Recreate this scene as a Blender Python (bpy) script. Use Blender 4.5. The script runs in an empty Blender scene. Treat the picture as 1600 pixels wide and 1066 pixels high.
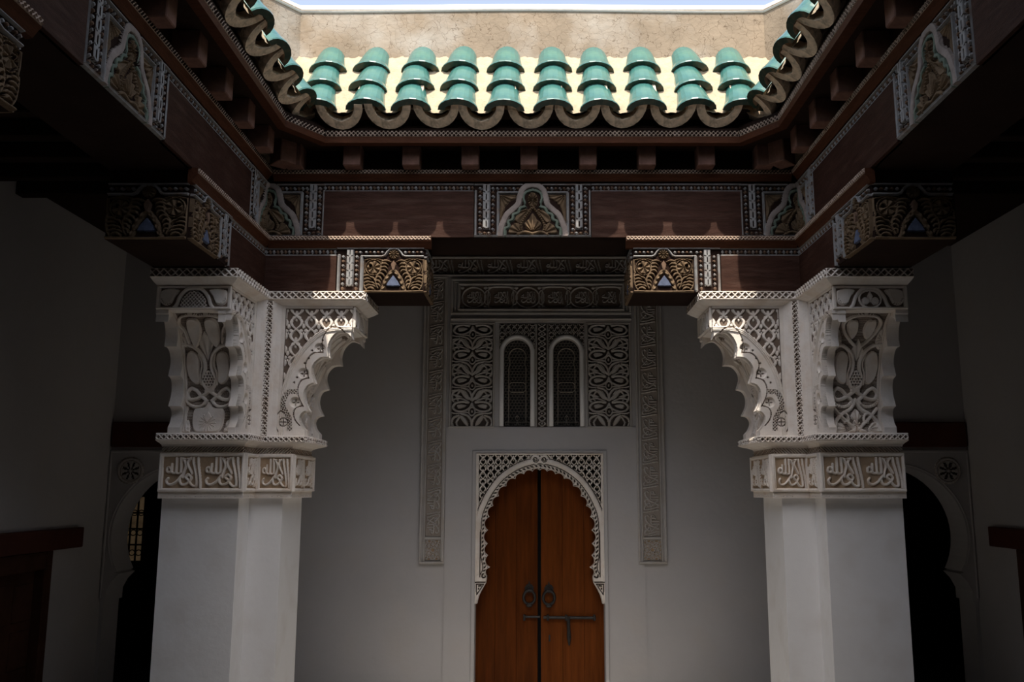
import bpy, math, random
import numpy as np
from mathutils import Matrix, Vector

random.seed(7)
C = bpy.context.scene.collection
SC = bpy.context.scene
EYE = 1.75                      # camera height; most heights below are given relative to it

# ------------------------------------------------------------------ camera, sky, sun, exposure
cam = bpy.data.cameras.new('camera')
cam.sensor_width = 36.0
cam.lens = 36.0 * 1400 / 1600
cam.shift_x = -38 / 1600
cam.clip_start = 0.05
camo = bpy.data.objects.new('camera', cam)
C.objects.link(camo)
camo.location = (0, 0, EYE)
camo.rotation_euler = (math.pi / 2 + math.atan(233 / 1400), 0, 0)
SC.camera = camo

SUN_EL = math.radians(62.6)
SUN_AZ = math.radians(1.5)      # sun comes from behind the camera, travelling towards +Y
w = bpy.data.worlds.new('sky')
SC.world = w
w.use_nodes = True
nt = w.node_tree
nt.nodes.clear()
sky = nt.nodes.new('ShaderNodeTexSky')
sky.sky_type = 'NISHITA'
sky.sun_disc = False
sky.sun_elevation = SUN_EL
sky.sun_rotation = math.pi + SUN_AZ
sky.air_density = 1.0
sky.dust_density = 3.0
sky.ozone_density = 1.0
hs = nt.nodes.new('ShaderNodeHueSaturation')
hs.inputs['Saturation'].default_value = 0.65
bg = nt.nodes.new('ShaderNodeBackground')
bg.inputs['Strength'].default_value = 0.34
wo = nt.nodes.new('ShaderNodeOutputWorld')
nt.links.new(sky.outputs[0], hs.inputs['Color'])
nt.links.new(hs.outputs[0], bg.inputs[0])
nt.links.new(bg.outputs[0], wo.inputs[0])

sl = bpy.data.lights.new('sun', 'SUN')
sl.energy = 7.0
sl.angle = math.radians(0.6)
sl.color = (1.0, 0.93, 0.82)
so = bpy.data.objects.new('sun', sl)
C.objects.link(so)
so.location = (0, -4, 12)
so.rotation_euler = (math.pi / 2 - SUN_EL, 0, -SUN_AZ)

SC.view_settings.view_transform = 'Standard'
SC.view_settings.look = 'None'
SC.view_settings.exposure = 0.0
SC.view_settings.gamma = 1.0
SC.view_settings.use_curve_mapping = False
SC.cycles.max_bounces = 10
SC.cycles.diffuse_bounces = 8

# ------------------------------------------------------------------ materials
MATS = {}

def mat(name, col, rough=0.8,  var=0.12, scale=6.0, bump=0.0, bscale=40.0, coat=0.0, stretch=None, spots=None, metal=0.0, cracks=None):
    m = bpy.data.materials.new(name)
    m.use_nodes = True
    n = m.node_tree.nodes
    l = m.node_tree.links
    b = n['Principled BSDF']
    b.inputs['Roughness'].default_value = rough
    b.inputs['Metallic'].default_value = metal
    b.inputs['Coat Weight'].default_value = coat
    b.inputs['Coat Roughness'].default_value = 0.15
    b.inputs['Specular IOR Level'].default_value = 0.06 if ('wood' in name or 'paint' in name or 'ceiling' in name) else 0.25
    tc = n.new('ShaderNodeTexCoord')
    mp = n.new('ShaderNodeMapping')
    l.new(tc.outputs['Object'], mp.inputs[0])
    if stretch:
        mp.inputs['Scale'].default_value = stretch
    nz = n.new('ShaderNodeTexNoise')
    nz.inputs['Scale'].default_value = scale
    nz.inputs['Detail'].default_value = 6
    nz.inputs['Roughness'].default_value = 0.65
    l.new(mp.outputs[0], nz.inputs['Vector'])
    rp = n.new('ShaderNodeValToRGB')
    e = rp.color_ramp.elements
    e[0].position = 0.28
    e[1].position = 0.72
    e[0].color = tuple(c * (1 - var) for c in col) + (1,)
    e[1].color = tuple(min(1, c * (1 + var)) for c in col) + (1,)
    l.new(nz.outputs['Fac'], rp.inputs[0])
    out = rp.outputs[0]
    if spots:
        col2, amount, sc2 = spots
        n2 = n.new('ShaderNodeTexNoise')
        n2.inputs['Scale'].default_value = sc2
        n2.inputs['Detail'].default_value = 5
        l.new(mp.outputs[0], n2.inputs['Vector'])
        r2 = n.new('ShaderNodeValToRGB')
        r2.color_ramp.elements[0].position = 0.5
        r2.color_ramp.elements[1].position = 0.72
        r2.color_ramp.elements[0].color = (0, 0, 0, 1)
        r2.color_ramp.elements[1].color = (amount, amount, amount, 1)
        l.new(n2.outputs['Fac'], r2.inputs[0])
        mx = n.new('ShaderNodeMixRGB')
        mx.inputs[2].default_value = tuple(col2) + (1,)
        l.new(r2.outputs[0], mx.inputs[0])
        l.new(out, mx.inputs[1])
        out = mx.outputs[0]
    if cracks:
        csc, ccol = cracks
        dist = n.new('ShaderNodeTexNoise')
        dist.inputs['Scale'].default_value = 5
        dist.inputs['Detail'].default_value = 4
        l.new(mp.outputs[0], dist.inputs['Vector'])
        mxv = n.new('ShaderNodeMixRGB')
        mxv.inputs[0].default_value = 0.22
        l.new(mp.outputs[0], mxv.inputs[1])
        l.new(dist.outputs['Color'], mxv.inputs[2])
        vo = n.new('ShaderNodeTexVoronoi')
        vo.feature = 'DISTANCE_TO_EDGE'
        vo.inputs['Scale'].default_value = csc
        l.new(mxv.outputs[0], vo.inputs['Vector'])
        r3 = n.new('ShaderNodeValToRGB')
        r3.color_ramp.elements[0].position = 0.0
        r3.color_ramp.elements[1].position = 0.022
        r3.color_ramp.elements[0].color = (0.8, 0.8, 0.8, 1)
        r3.color_ramp.elements[1].color = (0, 0, 0, 1)
        l.new(vo.outputs['Distance'], r3.inputs[0])
        mx = n.new('ShaderNodeMixRGB')
        mx.inputs[2].default_value = tuple(ccol) + (1,)
        l.new(r3.outputs[0], mx.inputs[0])
        l.new(out, mx.inputs[1])
        out = mx.outputs[0]
    l.new(out, b.inputs['Base Color'])
    if bump:
        n3 = n.new('ShaderNodeTexNoise')
        n3.inputs['Scale'].default_value = bscale
        n3.inputs['Detail'].default_value = 6
        l.new(mp.outputs[0], n3.inputs['Vector'])
        bp = n.new('ShaderNodeBump')
        bp.inputs['Strength'].default_value = bump
        bp.inputs['Distance'].default_value = 0.01
        l.new(n3.outputs['Fac'], bp.inputs['Height'])
        l.new(bp.outputs[0], b.inputs['Normal'])
    MATS[name] = m
    return m

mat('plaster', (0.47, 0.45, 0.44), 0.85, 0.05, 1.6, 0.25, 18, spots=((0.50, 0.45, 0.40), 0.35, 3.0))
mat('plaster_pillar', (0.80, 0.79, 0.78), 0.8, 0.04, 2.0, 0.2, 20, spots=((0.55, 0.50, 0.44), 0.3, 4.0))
mat('stucco_wall', (0.47, 0.44, 0.41), 0.85, 0.08, 9.0, 0.2, 60, spots=((0.40, 0.33, 0.26), 0.6, 7.0))  # darker copy of the stucco; the gallery's dimmer light is put into its colour
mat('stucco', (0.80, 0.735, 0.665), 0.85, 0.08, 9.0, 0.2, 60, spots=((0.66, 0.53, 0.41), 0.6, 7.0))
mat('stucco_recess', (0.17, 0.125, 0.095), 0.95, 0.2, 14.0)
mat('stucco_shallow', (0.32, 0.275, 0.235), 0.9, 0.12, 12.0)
mat('stucco_ochre', (0.40, 0.29, 0.19), 0.95, 0.2, 12.0, 0.2, 60)
mat('parapet', (0.275, 0.215, 0.152), 0.9, 0.2, 3.0, 0.4, 30, spots=((0.42, 0.39, 0.34), 0.8, 2.2), cracks=(17, (0.10, 0.065, 0.04)))
mat('coping', (0.82, 0.77, 0.68), 0.9, 0.06, 5.0, 0.2, 30)
mat('mortar', (0.41, 0.33, 0.225), 0.95, 0.14, 14.0, 0.6, 50, cracks=(20, (0.45, 0.30, 0.17)))
mat('glaze', (0.040, 0.130, 0.116), 0.28, 0.18, 7.0, 0.1, 30, coat=0.4, spots=((0.10, 0.20, 0.13), 0.5, 9.0))
mat('tile_lip', (0.022, 0.050, 0.034), 0.45, 0.35, 18.0, 0.2, 40, coat=0.2, spots=((0.16, 0.10, 0.05), 0.7, 16.0))
mat('tile_clay', (0.72, 0.56, 0.40), 0.9, 0.3, 14.0, 0.6, 40, spots=((0.10, 0.08, 0.06), 0.7, 18.0))
mat('wood', (0.046, 0.022, 0.0155), 0.6, 0.35, 3.0, 0.25, 20, stretch=(2, 14, 14), spots=((0.10, 0.058, 0.043), 0.5, 2.0))
mat('wood_side', (0.040, 0.018, 0.012), 0.6, 0.35, 3.0, 0.25, 20, stretch=(14, 2, 14), spots=((0.08, 0.045, 0.032), 0.5, 2.0))
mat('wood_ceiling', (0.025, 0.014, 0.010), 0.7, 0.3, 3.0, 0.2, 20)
mat('wood_red', (0.075, 0.028, 0.014), 0.55, 0.25, 5.0, 0.2, 20, stretch=(2, 12, 12))
mat('wood_joist', (0.20, 0.108, 0.082), 0.6, 0.3, 14.0, 0.3, 30)
mat('wood_carved', (0.150, 0.102, 0.062), 0.7, 0.35, 16.0, 0.2, 50)
mat('paint_grey', (0.27, 0.265, 0.26), 0.8, 0.25, 20.0, 0.2, 50, spots=((0.24, 0.17, 0.13), 0.7, 14.0))
mat('paint_pink', (0.27, 0.225, 0.20), 0.8, 0.25, 20.0, 0.2, 50)
mat('paint_green', (0.135, 0.165, 0.13), 0.75, 0.25, 20.0)
mat('paint_blue', (0.10, 0.118, 0.175), 0.75, 0.3, 25.0)
mat('paint_brown', (0.15, 0.095, 0.065), 0.75, 0.3, 25.0)
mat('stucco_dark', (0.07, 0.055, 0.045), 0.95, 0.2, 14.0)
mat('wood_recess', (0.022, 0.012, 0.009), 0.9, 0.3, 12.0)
mat('strip_tan', (0.42, 0.32, 0.25), 0.8, 0.25, 18.0)
mat('door_wood', (0.105, 0.027, 0.005), 0.42, 0.32, 2.5, 0.15, 15, stretch=(11, 11, 0.9), spots=((0.065, 0.017, 0.004), 0.7, 1.6))
mat('door_wood_light', (0.135, 0.036, 0.007), 0.42, 0.30, 2.5, 0.15, 15, stretch=(11, 11, 0.9), spots=((0.085, 0.022, 0.005), 0.7, 1.6))
mat('iron', (0.045, 0.042, 0.040), 0.5, 0.3, 30.0, 0.3, 60, metal=0.6)
mat('lintel_red', (0.085, 0.024, 0.014), 0.55, 0.25, 3.0, 0.2, 20)
mat('side_door_wood', (0.07, 0.030, 0.018), 0.6, 0.3, 4.0, 0.2, 20)
mat('floor_tile', (0.19, 0.185, 0.18), 0.5, 0.1, 4.0)
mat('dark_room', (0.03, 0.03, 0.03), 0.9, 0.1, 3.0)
mat('lattice_metal', (0.34, 0.30, 0.24), 0.6, 0.2, 30.0)
mat('lattice_dark', (0.12, 0.105, 0.09), 0.8, 0.2, 30.0)

def glow(name, col, s):
    m = mat(name, col, 0.8, 0.5, 9.0)
    b = m.node_tree.nodes['Principled BSDF']
    src = b.inputs['Base Color'].links[0].from_socket
    m.node_tree.links.new(src, b.inputs['Emission Color'])
    b.inputs['Emission Strength'].default_value = s
glow('window_glow', (0.30, 0.20, 0.11), 0.10)

# ------------------------------------------------------------------ object helpers
WO = {}                         # world position of each object's origin (unrotated things)

def props(o, label=None, cat=None, group=None, kind=None):
    if label: o['label'] = label
    if cat: o['category'] = cat
    if group: o['group'] = group
    if kind: o['kind'] = kind
    return o

def thing(name, label=None, cat=None, loc=(0, 0, 0), group=None, kind=None):
    o = bpy.data.objects.new(name, None)
    o.empty_display_size = 0.1
    C.objects.link(o)
    o.location = loc
    WO[o.name] = Vector(loc)
    return props(o, label, cat, group, kind)

def link(name, me, parent=None, label=None, cat=None, group=None, kind=None, matrix=None):
    o = bpy.data.objects.new(name, me)
    C.objects.link(o)
    WO[o.name] = Vector((0, 0, 0))
    if parent:
        o.parent = parent
    if matrix is not None:
        o.matrix_basis = matrix
    elif parent:
        o.location = -WO[parent.name]
    return props(o, label, cat, group, kind)

I4 = Matrix.Identity(4)

class MB:
    """list-based mesh builder; z is given relative to the eye unless world=True"""
    def __init__(s, zoff=EYE):
        s.v = []; s.f = []; s.m = []; s.z = zoff
    def add(s, vs, fs, mi=0):
        b = len(s.v)
        s.v += [(p[0], p[1], p[2] + s.z) for p in vs]
        s.f += [tuple(b + i for i in f) for f in fs]
        s.m += [mi] * len(fs)
        return s
    def box(s, x0, x1, y0, y1, z0, z1, mi=0, bev=0.0):
        if x0 > x1: x0, x1 = x1, x0
        if y0 > y1: y0, y1 = y1, y0
        if z0 > z1: z0, z1 = z1, z0
        if bev <= 0:
            vs = [(x0, y0, z0), (x1, y0, z0), (x1, y1, z0), (x0, y1, z0), (x0, y0, z1), (x1, y0, z1), (x1, y1, z1), (x0, y1, z1)]
            fs = [(0, 3, 2, 1), (4, 5, 6, 7), (0, 1, 5, 4), (1, 2, 6, 5), (2, 3, 7, 6), (3, 0, 4, 7)]
            return s.add(vs, fs, mi)
        b = bev
        vs = []
        for z, i in ((z0, b), (z0 + b, 0), (z1 - b, 0), (z1, b)):
            for (x, y) in ((x0, y0), (x1, y0), (x1, y1), (x0, y1)):
                sx = 1 if x == x0 else -1
                sy = 1 if y == y0 else -1
                if i:
                    vs.append((x + sx * b, y + sy * b, z))
                else:
                    vs.append((x + sx * b * 0.0, y + sy * b, z)); vs.append((x + sx * b, y, z))
        # bottom 0-3, ring1 4-11, ring2 12-19, top 20-23 ; ring order per corner: (edge x-face, edge y-face)
        def r(base, c, k): return base + 2 * c + k
        fs = [(0, 3, 2, 1), (20, 21, 22, 23)]
        order = []
        # walk the ring counter-clockwise: c0:xface,yface ; c1:yface,xface ; c2:xface,yface ; c3:yface,xface
        seq = [(0, 0), (0, 1), (1, 1), (1, 0), (2, 0), (2, 1), (3, 1), (3, 0)]
        for i in range(8):
            a, bb = seq[i], seq[(i + 1) % 8]
            A0, B0 = r(4, *a), r(4, *bb)
            A1, B1 = r(12, *a), r(12, *bb)
            fs.append((A0, B0, B1, A1))
            if a[0] == bb[0]:
                fs.append((a[0], B0, A0)); fs.append((20 + a[0], A1, B1))
            else:
                fs.append((a[0], bb[0], B0, A0)); fs.append((A1, B1, 20 + bb[0], 20 + a[0]))
        return s.add(vs, fs, mi)
    def prism(s, poly, axis, a, b, mi=0):
        """poly: list of 2-D points; axis 'y': (x,z) extruded from y=a to b; 'x': (y,z); 'z': (x,y)"""
        def P(p, t):
            return (p[0], t, p[1]) if axis == 'y' else ((t, p[0], p[1]) if axis == 'x' else (p[0], p[1], t))
        n = len(poly)
        vs = [P(p, a) for p in poly] + [P(p, b) for p in poly]
        fs = [tuple(range(n)), tuple(range(2 * n - 1, n - 1, -1))] + [(i, i + n, (i + 1) % n + n, (i + 1) % n) for i in range(n)]
        return s.add(vs, fs, mi)
    def sweep(s, rings, mi=0, caps=True):
        n = len(rings[0])
        vs = [p for r in rings for p in r]
        fs = []
        for k in range(len(rings) - 1):
            for i in range(n):
                j = (i + 1) % n
                fs.append((k * n + i, k * n + j, (k + 1) * n + j, (k + 1) * n + i))
        if caps:
            fs.append(tuple(range(n - 1, -1, -1)))
            fs.append(tuple((len(rings) - 1) * n + i for i in range(n)))
        return s.add(vs, fs, mi)
    def tube(s, pts, r, n=8, mi=0, closed=False):
        pts = [Vector(p) for p in pts]
        rings = []
        m = len(pts)
        for i, p in enumerate(pts):
            a = pts[(i - 1) % m] if (closed or i > 0) else p
            b = pts[(i + 1) % m] if (closed or i < m - 1) else p
            t = (b - a).normalized()
            up = Vector((0, 1, 0)) if abs(t.y) < 0.9 else Vector((1, 0, 0))
            u = t.cross(up).normalized()
            q = t.cross(u).normalized()
            rr = r[i] if isinstance(r, (list, tuple)) else r
            rings.append([tuple(p + rr * (math.cos(2 * math.pi * k / n) * u + math.sin(2 * math.pi * k / n) * q)) for k in range(n)])
        if closed: rings.append(rings[0])
        return s.sweep(rings, mi, caps=not closed)
    def mesh(s, name, mats, smooth=False):
        me = bpy.data.meshes.new(name)
        me.from_pydata(s.v, [], s.f)
        for mn in mats: me.materials.append(MATS[mn])
        if len(mats) > 1:
            me.polygons.foreach_set('material_index', s.m)
        if smooth:
            me.polygons.foreach_set('use_smooth', [True] * len(s.f))
        me.validate()
        import bmesh
        bm = bmesh.new(); bm.from_mesh(me)
        bmesh.ops.recalc_face_normals(bm, faces=bm.faces)
        bm.to_mesh(me); bm.free()
        return me
    def obj(s, name, mats, parent=None, smooth=False, **k):
        if isinstance(mats, str): mats = [mats]
        return link(name, s.mesh(name, mats, smooth), parent, **k)

def grid_mesh(name, P, mask, zone, mats, smooth=False, flip=False):
    """P: (ny,nx,3) vertex grid; mask: (ny,nx) bool per vertex; zone: per vertex int"""
    ny, nx = P.shape[:2]
    idx = np.arange(ny * nx).reshape(ny, nx)
    a, b, c, d = idx[:-1, :-1], idx[:-1, 1:], idx[1:, 1:], idx[1:, :-1]
    ok = mask[:-1, :-1] & mask[:-1, 1:] & mask[1:, 1:] & mask[1:, :-1]
    q = np.stack([a[ok], b[ok], c[ok], d[ok]], 1)
    if flip: q = q[:, ::-1]
    zq = zone[:-1, :-1][ok]
    used = np.unique(q)
    remap = np.zeros(ny * nx, np.int64); remap[used] = np.arange(len(used))
    V = P.reshape(-1, 3)[used].astype(np.float32)
    q = remap[q].astype(np.int32)
    me = bpy.data.meshes.new(name)
    me.vertices.add(len(V)); me.vertices.foreach_set('co', V.ravel())
    nf = len(q)
    me.loops.add(nf * 4); me.loops.foreach_set('vertex_index', q.ravel())
    me.polygons.add(nf)
    me.polygons.foreach_set('loop_start', np.arange(0, nf * 4, 4, dtype=np.int32))
    for mn in mats: me.materials.append(MATS[mn])
    me.polygons.foreach_set('material_index', zq.astype(np.int32))
    me.polygons.foreach_set('use_smooth', np.full(nf, smooth))
    me.update(calc_edges=True)
    return me

def spline(pts, n=6, closed=False):
    p = np.array(pts, float)
    m = len(p)
    if m < 3: return p
    out = []
    rng = range(m) if closed else range(m - 1)
    for i in rng:
        p0 = p[(i - 1) % m] if (closed or i > 0) else 2 * p[0] - p[1]
        p1 = p[i]; p2 = p[(i + 1) % m]
        p3 = p[(i + 2) % m] if (closed or i + 2 < m) else 2 * p[-1] - p[-2]
        for k in range(n):
            t = k / n
            out.append(0.5 * (2 * p1 + (p2 - p0) * t + (2 * p0 - 5 * p1 + 4 * p2 - p3) * t * t + (3 * p1 - p0 - 3 * p2 + p3) * t ** 3))
    out.append(p[0] if closed else p[-1])
    return np.array(out)

def sst(x):
    x = np.clip(x, 0, 1)
    return x * x * (3 - 2 * x)

class Cv:
    """relief canvas: a height and a colour zone at every vertex of a grid, in design units"""
    def __init__(s, x0, x1, y0, y1, step):
        s.nx = max(3, int(round(abs(x1 - x0) / step)) + 1)
        s.ny = max(3, int(round(abs(y1 - y0) / step)) + 1)
        s.x = np.linspace(x0, x1, s.nx); s.y = np.linspace(y0, y1, s.ny)
        s.X, s.Y = np.meshgrid(s.x, s.y)
        s.H = np.zeros_like(s.X); s.Z = np.zeros(s.X.shape, int)
        s.M = np.ones(s.X.shape, bool)
        s.step = abs(x1 - x0) / (s.nx - 1)
        s.b = (x0, x1, y0, y1)
    def win(s, xa, xb, ya, yb):
        i = np.where((s.x >= xa) & (s.x <= xb))[0]; j = np.where((s.y >= ya) & (s.y <= yb))[0]
        if len(i) == 0 or len(j) == 0: return None
        return slice(j[0], j[-1] + 1), slice(i[0], i[-1] + 1)
    def dist(s, p, pad):
        W = s.win(p[:, 0].min() - pad, p[:, 0].max() + pad, p[:, 1].min() - pad, p[:, 1].max() + pad)
        if W is None: return None
        X, Y = s.X[W], s.Y[W]
        D = np.full(X.shape, 1e9); S = np.zeros(X.shape)
        acc = 0.0
        for a, b in zip(p[:-1], p[1:]):
            d = b - a
            L2 = d @ d
            if L2 < 1e-12: continue
            t = np.clip(((X - a[0]) * d[0] + (Y - a[1]) * d[1]) / L2, 0, 1)
            q = np.hypot(X - a[0] - t * d[0], Y - a[1] - t * d[1])
            L = math.sqrt(L2)
            k = q < D
            D = np.where(k, q, D); S = np.where(k, acc + t * L, S)
            acc += L
        return W, D, S, acc
    def put(s, W, cand, zone, inside):
        H = s.H[W]; Z = s.Z[W]
        k = inside & (cand > H)
        H[k] = cand[k]; Z[k] = zone
    def stroke(s, pts, w, h=1.0, zone=1, soft=None, smooth=True, closed=False, rib=0, groove=0.0, taper=False, mirror=None, over=False):
        p = spline(pts, 6, closed) if smooth else np.array(list(pts) + ([pts[0]] if closed else []), float)
        r = w / 2
        e = soft if soft else max(s.step * 1.2, r * 0.5)
        got = s.dist(p, r + s.step)
        if got:
            W, D, S, L = got
            R = r
            if taper: R = r * (0.35 + 0.65 * np.sin(np.pi * np.clip(S / L, 0.02, 0.98)))
            c = h * (0.55 * sst((R - D) / e) + 0.45 * np.sqrt(np.clip(1 - (D / np.maximum(R, 1e-6)) ** 2, 0, 1)))
            if groove: c = c - groove * h * sst(1 - D / (0.35 * R))
            if rib: c = h * sst((R - D) / e) * (0.76 + 0.24 * np.cos(2 * np.pi * (S / rib + 0.35 * D / r)))
            if over: s.H[W][D < R * 1.25] = 0
            s.put(W, c, zone, D < R)
        if mirror is not None:
            s.stroke([(2 * mirror - a[0], a[1]) for a in pts], w, h, zone, soft, smooth, closed, rib, groove, taper, None, over)
    def inside(s, poly, W):
        X, Y = s.X[W], s.Y[W]
        ins = np.zeros(X.shape, bool)
        n = len(poly)
        for i in range(n):
            x1, y1 = poly[i]; x2, y2 = poly[(i + 1) % n]
            if y1 == y2: continue
            c = ((y1 > Y) != (y2 > Y)) & (X < (x2 - x1) * (Y - y1) / (y2 - y1) + x1)
            ins ^= c
        return ins
    def fill(s, pts, h=1.0, zone=1, soft=None, smooth=False, rib=None, mirror=None, sink=False):
        p = spline(pts, 6, True)[:-1] if smooth else np.array(pts, float)
        e = soft if soft else s.step * 1.5
        got = s.dist(np.vstack([p, p[:1]]), s.step)
        if got:
            W, D, S, L = got
            ins = s.inside(p, W)
            c = h * sst(D / e + 0.15)
            if rib:
                (rx, ry), per = rib
                a = np.arctan2(s.Y[W] - ry, s.X[W] - rx)
                c = c * (0.62 + 0.38 * np.cos(a * per))
            if sink:
                s.H[W][ins] = h; s.Z[W][ins] = zone
            else:
                s.put(W, c, zone, ins)
        if mirror is not None:
            rb = ((2 * mirror - rib[0][0], rib[0][1]), rib[1]) if rib else None
            s.fill([(2 * mirror - a[0], a[1]) for a in pts], h, zone, soft, smooth, rb, None, sink)
    def disc(s, cx, cy, rx, ry=None, h=1.0, zone=1, rib=None, soft=None, mirror=None):
        ry = ry or rx
        pts = [(cx + rx * math.cos(t), cy + ry * math.sin(t)) for t in np.linspace(0, 2 * math.pi, 24, endpoint=False)]
        s.fill(pts, h, zone, soft, False, ((cx, cy), rib) if rib else None, mirror)
    def ring(s, cx, cy, rx, ry, w, h=1.0, zone=1, mirror=None, rib=0, a0=0, a1=2 * math.pi):
        pts = [(cx + rx * math.cos(t), cy + ry * math.sin(t)) for t in np.linspace(a0, a1, 26)]
        s.stroke(pts, w, h, zone, smooth=False, mirror=mirror, rib=rib)
    def cut(s, pts, w, depth, zone=None, smooth=True, closed=False, mirror=None):
        p = spline(pts, 6, closed) if smooth else np.array(list(pts) + ([pts[0]] if closed else []), float)
        got = s.dist(p, w)
        if got:
            W, D, S, L = got
            k = sst((w / 2 - D) / (w / 4))
            s.H[W] -= depth * k
            if zone is not None: s.Z[W][D < w * 0.45] = zone
        if mirror is not None:
            s.cut([(2 * mirror - a[0], a[1]) for a in pts], w, depth, zone, smooth, closed)
    def hole(s, cx, cy, r, depth, zone=0, mirror=None):
        W = s.win(cx - 2 * r, cx + 2 * r, cy - 2 * r, cy + 2 * r)
        if W:
            D = np.hypot(s.X[W] - cx, s.Y[W] - cy)
            k = D < r
            s.H[W][k] -= depth; s.Z[W][k] = zone
        if mirror is not None: s.hole(2 * mirror - cx, cy, r, depth, zone)
    def mesh(s, name, P, U, Vv, N, depth, mats, skirt=0.01, zoff=EYE, func=None, smooth=False):
        """planar: design x runs along U (full vector over the width), y along Vv, height along N*depth"""
        M = s.M
        inner = M.copy()
        inner[1:, :] &= M[:-1, :]; inner[:-1, :] &= M[1:, :]; inner[:, 1:] &= M[:, :-1]; inner[:, :-1] &= M[:, 1:]
        inner[0, :] = inner[-1, :] = False; inner[:, 0] = inner[:, -1] = False
        h = np.where(inner, s.H * depth, -skirt)
        fx = (s.X - s.b[0]) / (s.b[1] - s.b[0]); fy = (s.Y - s.b[2]) / (s.b[3] - s.b[2])
        if func is not None:
            G = func(fx, fy, h)
            n = None
            e1 = G[1, s.nx // 2] - G[0, s.nx // 2]
            flip = False
            G = G + np.array([0, 0, zoff])
            return grid_mesh(name, G, M, s.Z, mats, smooth, flip)
        P, U, Vv, N = (np.array(a, float) for a in (P, U, Vv, N))
        G = P + fx[..., None] * U + fy[..., None] * Vv + h[..., None] * N
        G[..., 2] += zoff
        flip = np.dot(np.cross(U, Vv), N) < 0
        return grid_mesh(name, G, M, s.Z, mats, smooth, flip)

# ------------------------------------------------------------------ layout (metres, z relative to the eye)
XL, XR = -1.945, 1.890          # court faces of the timber, left and right
YB, YF = 6.22, 1.77             # court faces of the timber, back and front
XC = (XL + XR) / 2
YC = (YB + YF) / 2
TH = 0.47                       # thickness of the beams
WL, WR = -3.77, 3.82            # gallery side walls
WB, WF = 8.0, -0.7              # back wall, wall behind the camera
FLOOR = -1.75
CEIL = 2.22
Z0, Z1, Z2 = 1.383, 1.785, 2.235   # corbel underside, beam underside, beam top

def wall_cells(mb, a0, a1, z0, z1, holes, put):
    xs = sorted({a0, a1} | {v for h in holes for v in h[:2] if a0 < v < a1})
    for xa, xb in zip(xs[:-1], xs[1:]):
        zs = [(z0, z1)]
        for (ha, hb, hz0, hz1) in holes:
            if ha <= xa + 1e-6 and hb >= xb - 1e-6:
                nz = []
                for (p, q) in zs:
                    if hz0 > p: nz.append((p, min(q, hz0)))
                    if hz1 < q: nz.append((max(p, hz1), q))
                zs = [t for t in nz if t[1] - t[0] > 1e-5]
        for (p, q) in zs: put(xa, xb, p, q)

# ---------------- floor
m = MB(); m.box(WL - 0.3, WR + 0.3, WF - 0.3, WB + 0.35, FLOOR - 0.1, FLOOR)
m.obj('floor', 'floor_tile', kind='structure')

# ---------------- back wall with the doorway, two small windows and two side arches
DX0, DX1 = -0.53, 0.59
WIN = [(-0.335, -0.012), (0.110, 0.433)]
ARL, ARR = (-3.76, -2.43), (2.48, 3.81)
holes = [(DX0, DX1, FLOOR, 0.322)] + [(a, b, 0.558, 1.485) for a, b in WIN]
holes += [(ARL[0] + 0.02, ARL[1] - 0.02, FLOOR, 0.33), (ARR[0] + 0.02, ARR[1] - 0.02, FLOOR, 0.33)]
m = MB()
wall_cells(m, WL - 2.2, WR + 2.2, FLOOR - 0.1, CEIL + 0.3, holes, lambda a, b, p, q: m.box(a, b, WB, WB + 0.3, p, q))
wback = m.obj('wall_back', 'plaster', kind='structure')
# slightly projecting plaster field around the doorway
m = MB()
wall_cells(m, -0.80, 0.945, FLOOR, 0.55, [(DX0, DX1, FLOOR, 0.322)], lambda a, b, p, q: m.box(a, b, WB - 0.014, WB + 0.005, p, q))
m.obj('plaster_field', 'plaster', wback)
m = MB()
for x0, x1 in ((DX0 - 0.035, DX0), (DX1, DX1 + 0.035)):
    m.box(x0, x1, WB - 0.03, WB, FLOOR, 0.335, bev=0.006)
m.box(DX0 - 0.035, DX1 + 0.035, WB - 0.03, WB, 0.322, 0.345, bev=0.006)
m.obj('doorway_edging', 'plaster', wback)

# ---------------- side walls (each with a low door), wall behind the camera
SDL = (5.75, 7.14); SDR = (5.95, 7.28); SDT = -0.46
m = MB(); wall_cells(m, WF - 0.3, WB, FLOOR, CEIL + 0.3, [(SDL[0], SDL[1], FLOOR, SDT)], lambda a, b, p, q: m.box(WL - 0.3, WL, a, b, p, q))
wleft = m.obj('wall_left', 'plaster', kind='structure')
m = MB(); wall_cells(m, WF - 0.3, WB, FLOOR, CEIL + 0.3, [(SDR[0], SDR[1], FLOOR, SDT)], lambda a, b, p, q: m.box(WR, WR + 0.3, a, b, p, q))
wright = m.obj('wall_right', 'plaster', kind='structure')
m = MB(); m.box(WL, WR, WF - 0.3, WF, FLOOR, CEIL + 0.3)
m.obj('wall_front', 'plaster', kind='structure')

# ---------------- gallery ceiling: boards above, joists below (each joist a piece)
m = MB()
m.box(WL, WR, YB + 0.02, WB, CEIL, CEIL + 0.2)
m.box(WL, WR, WF, YF - 0.02, CEIL, CEIL + 0.2)
m.box(WL, XL - 0.02, YF - 0.02, YB + 0.02, CEIL, CEIL + 0.2)
m.box(XR + 0.02, WR, YF - 0.02, YB + 0.02, CEIL, CEIL + 0.2)
ceil = m.obj('ceiling', 'wood_ceiling', kind='structure')
jm = MB(0); jm.box(-0.5, 0.5, -0.045, 0.045, -0.11, 0, bev=0.008)
jme = jm.mesh('ceiling_joist', ['wood_ceiling'])
def joist(x, y, length, rot):
    link('ceiling_joist', jme, ceil, matrix=Matrix.Translation((x, y, CEIL + EYE)) @ Matrix.Rotation(rot, 4, 'Z') @ Matrix.Diagonal((length, 1, 1, 1)))
y = 2.3
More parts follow.
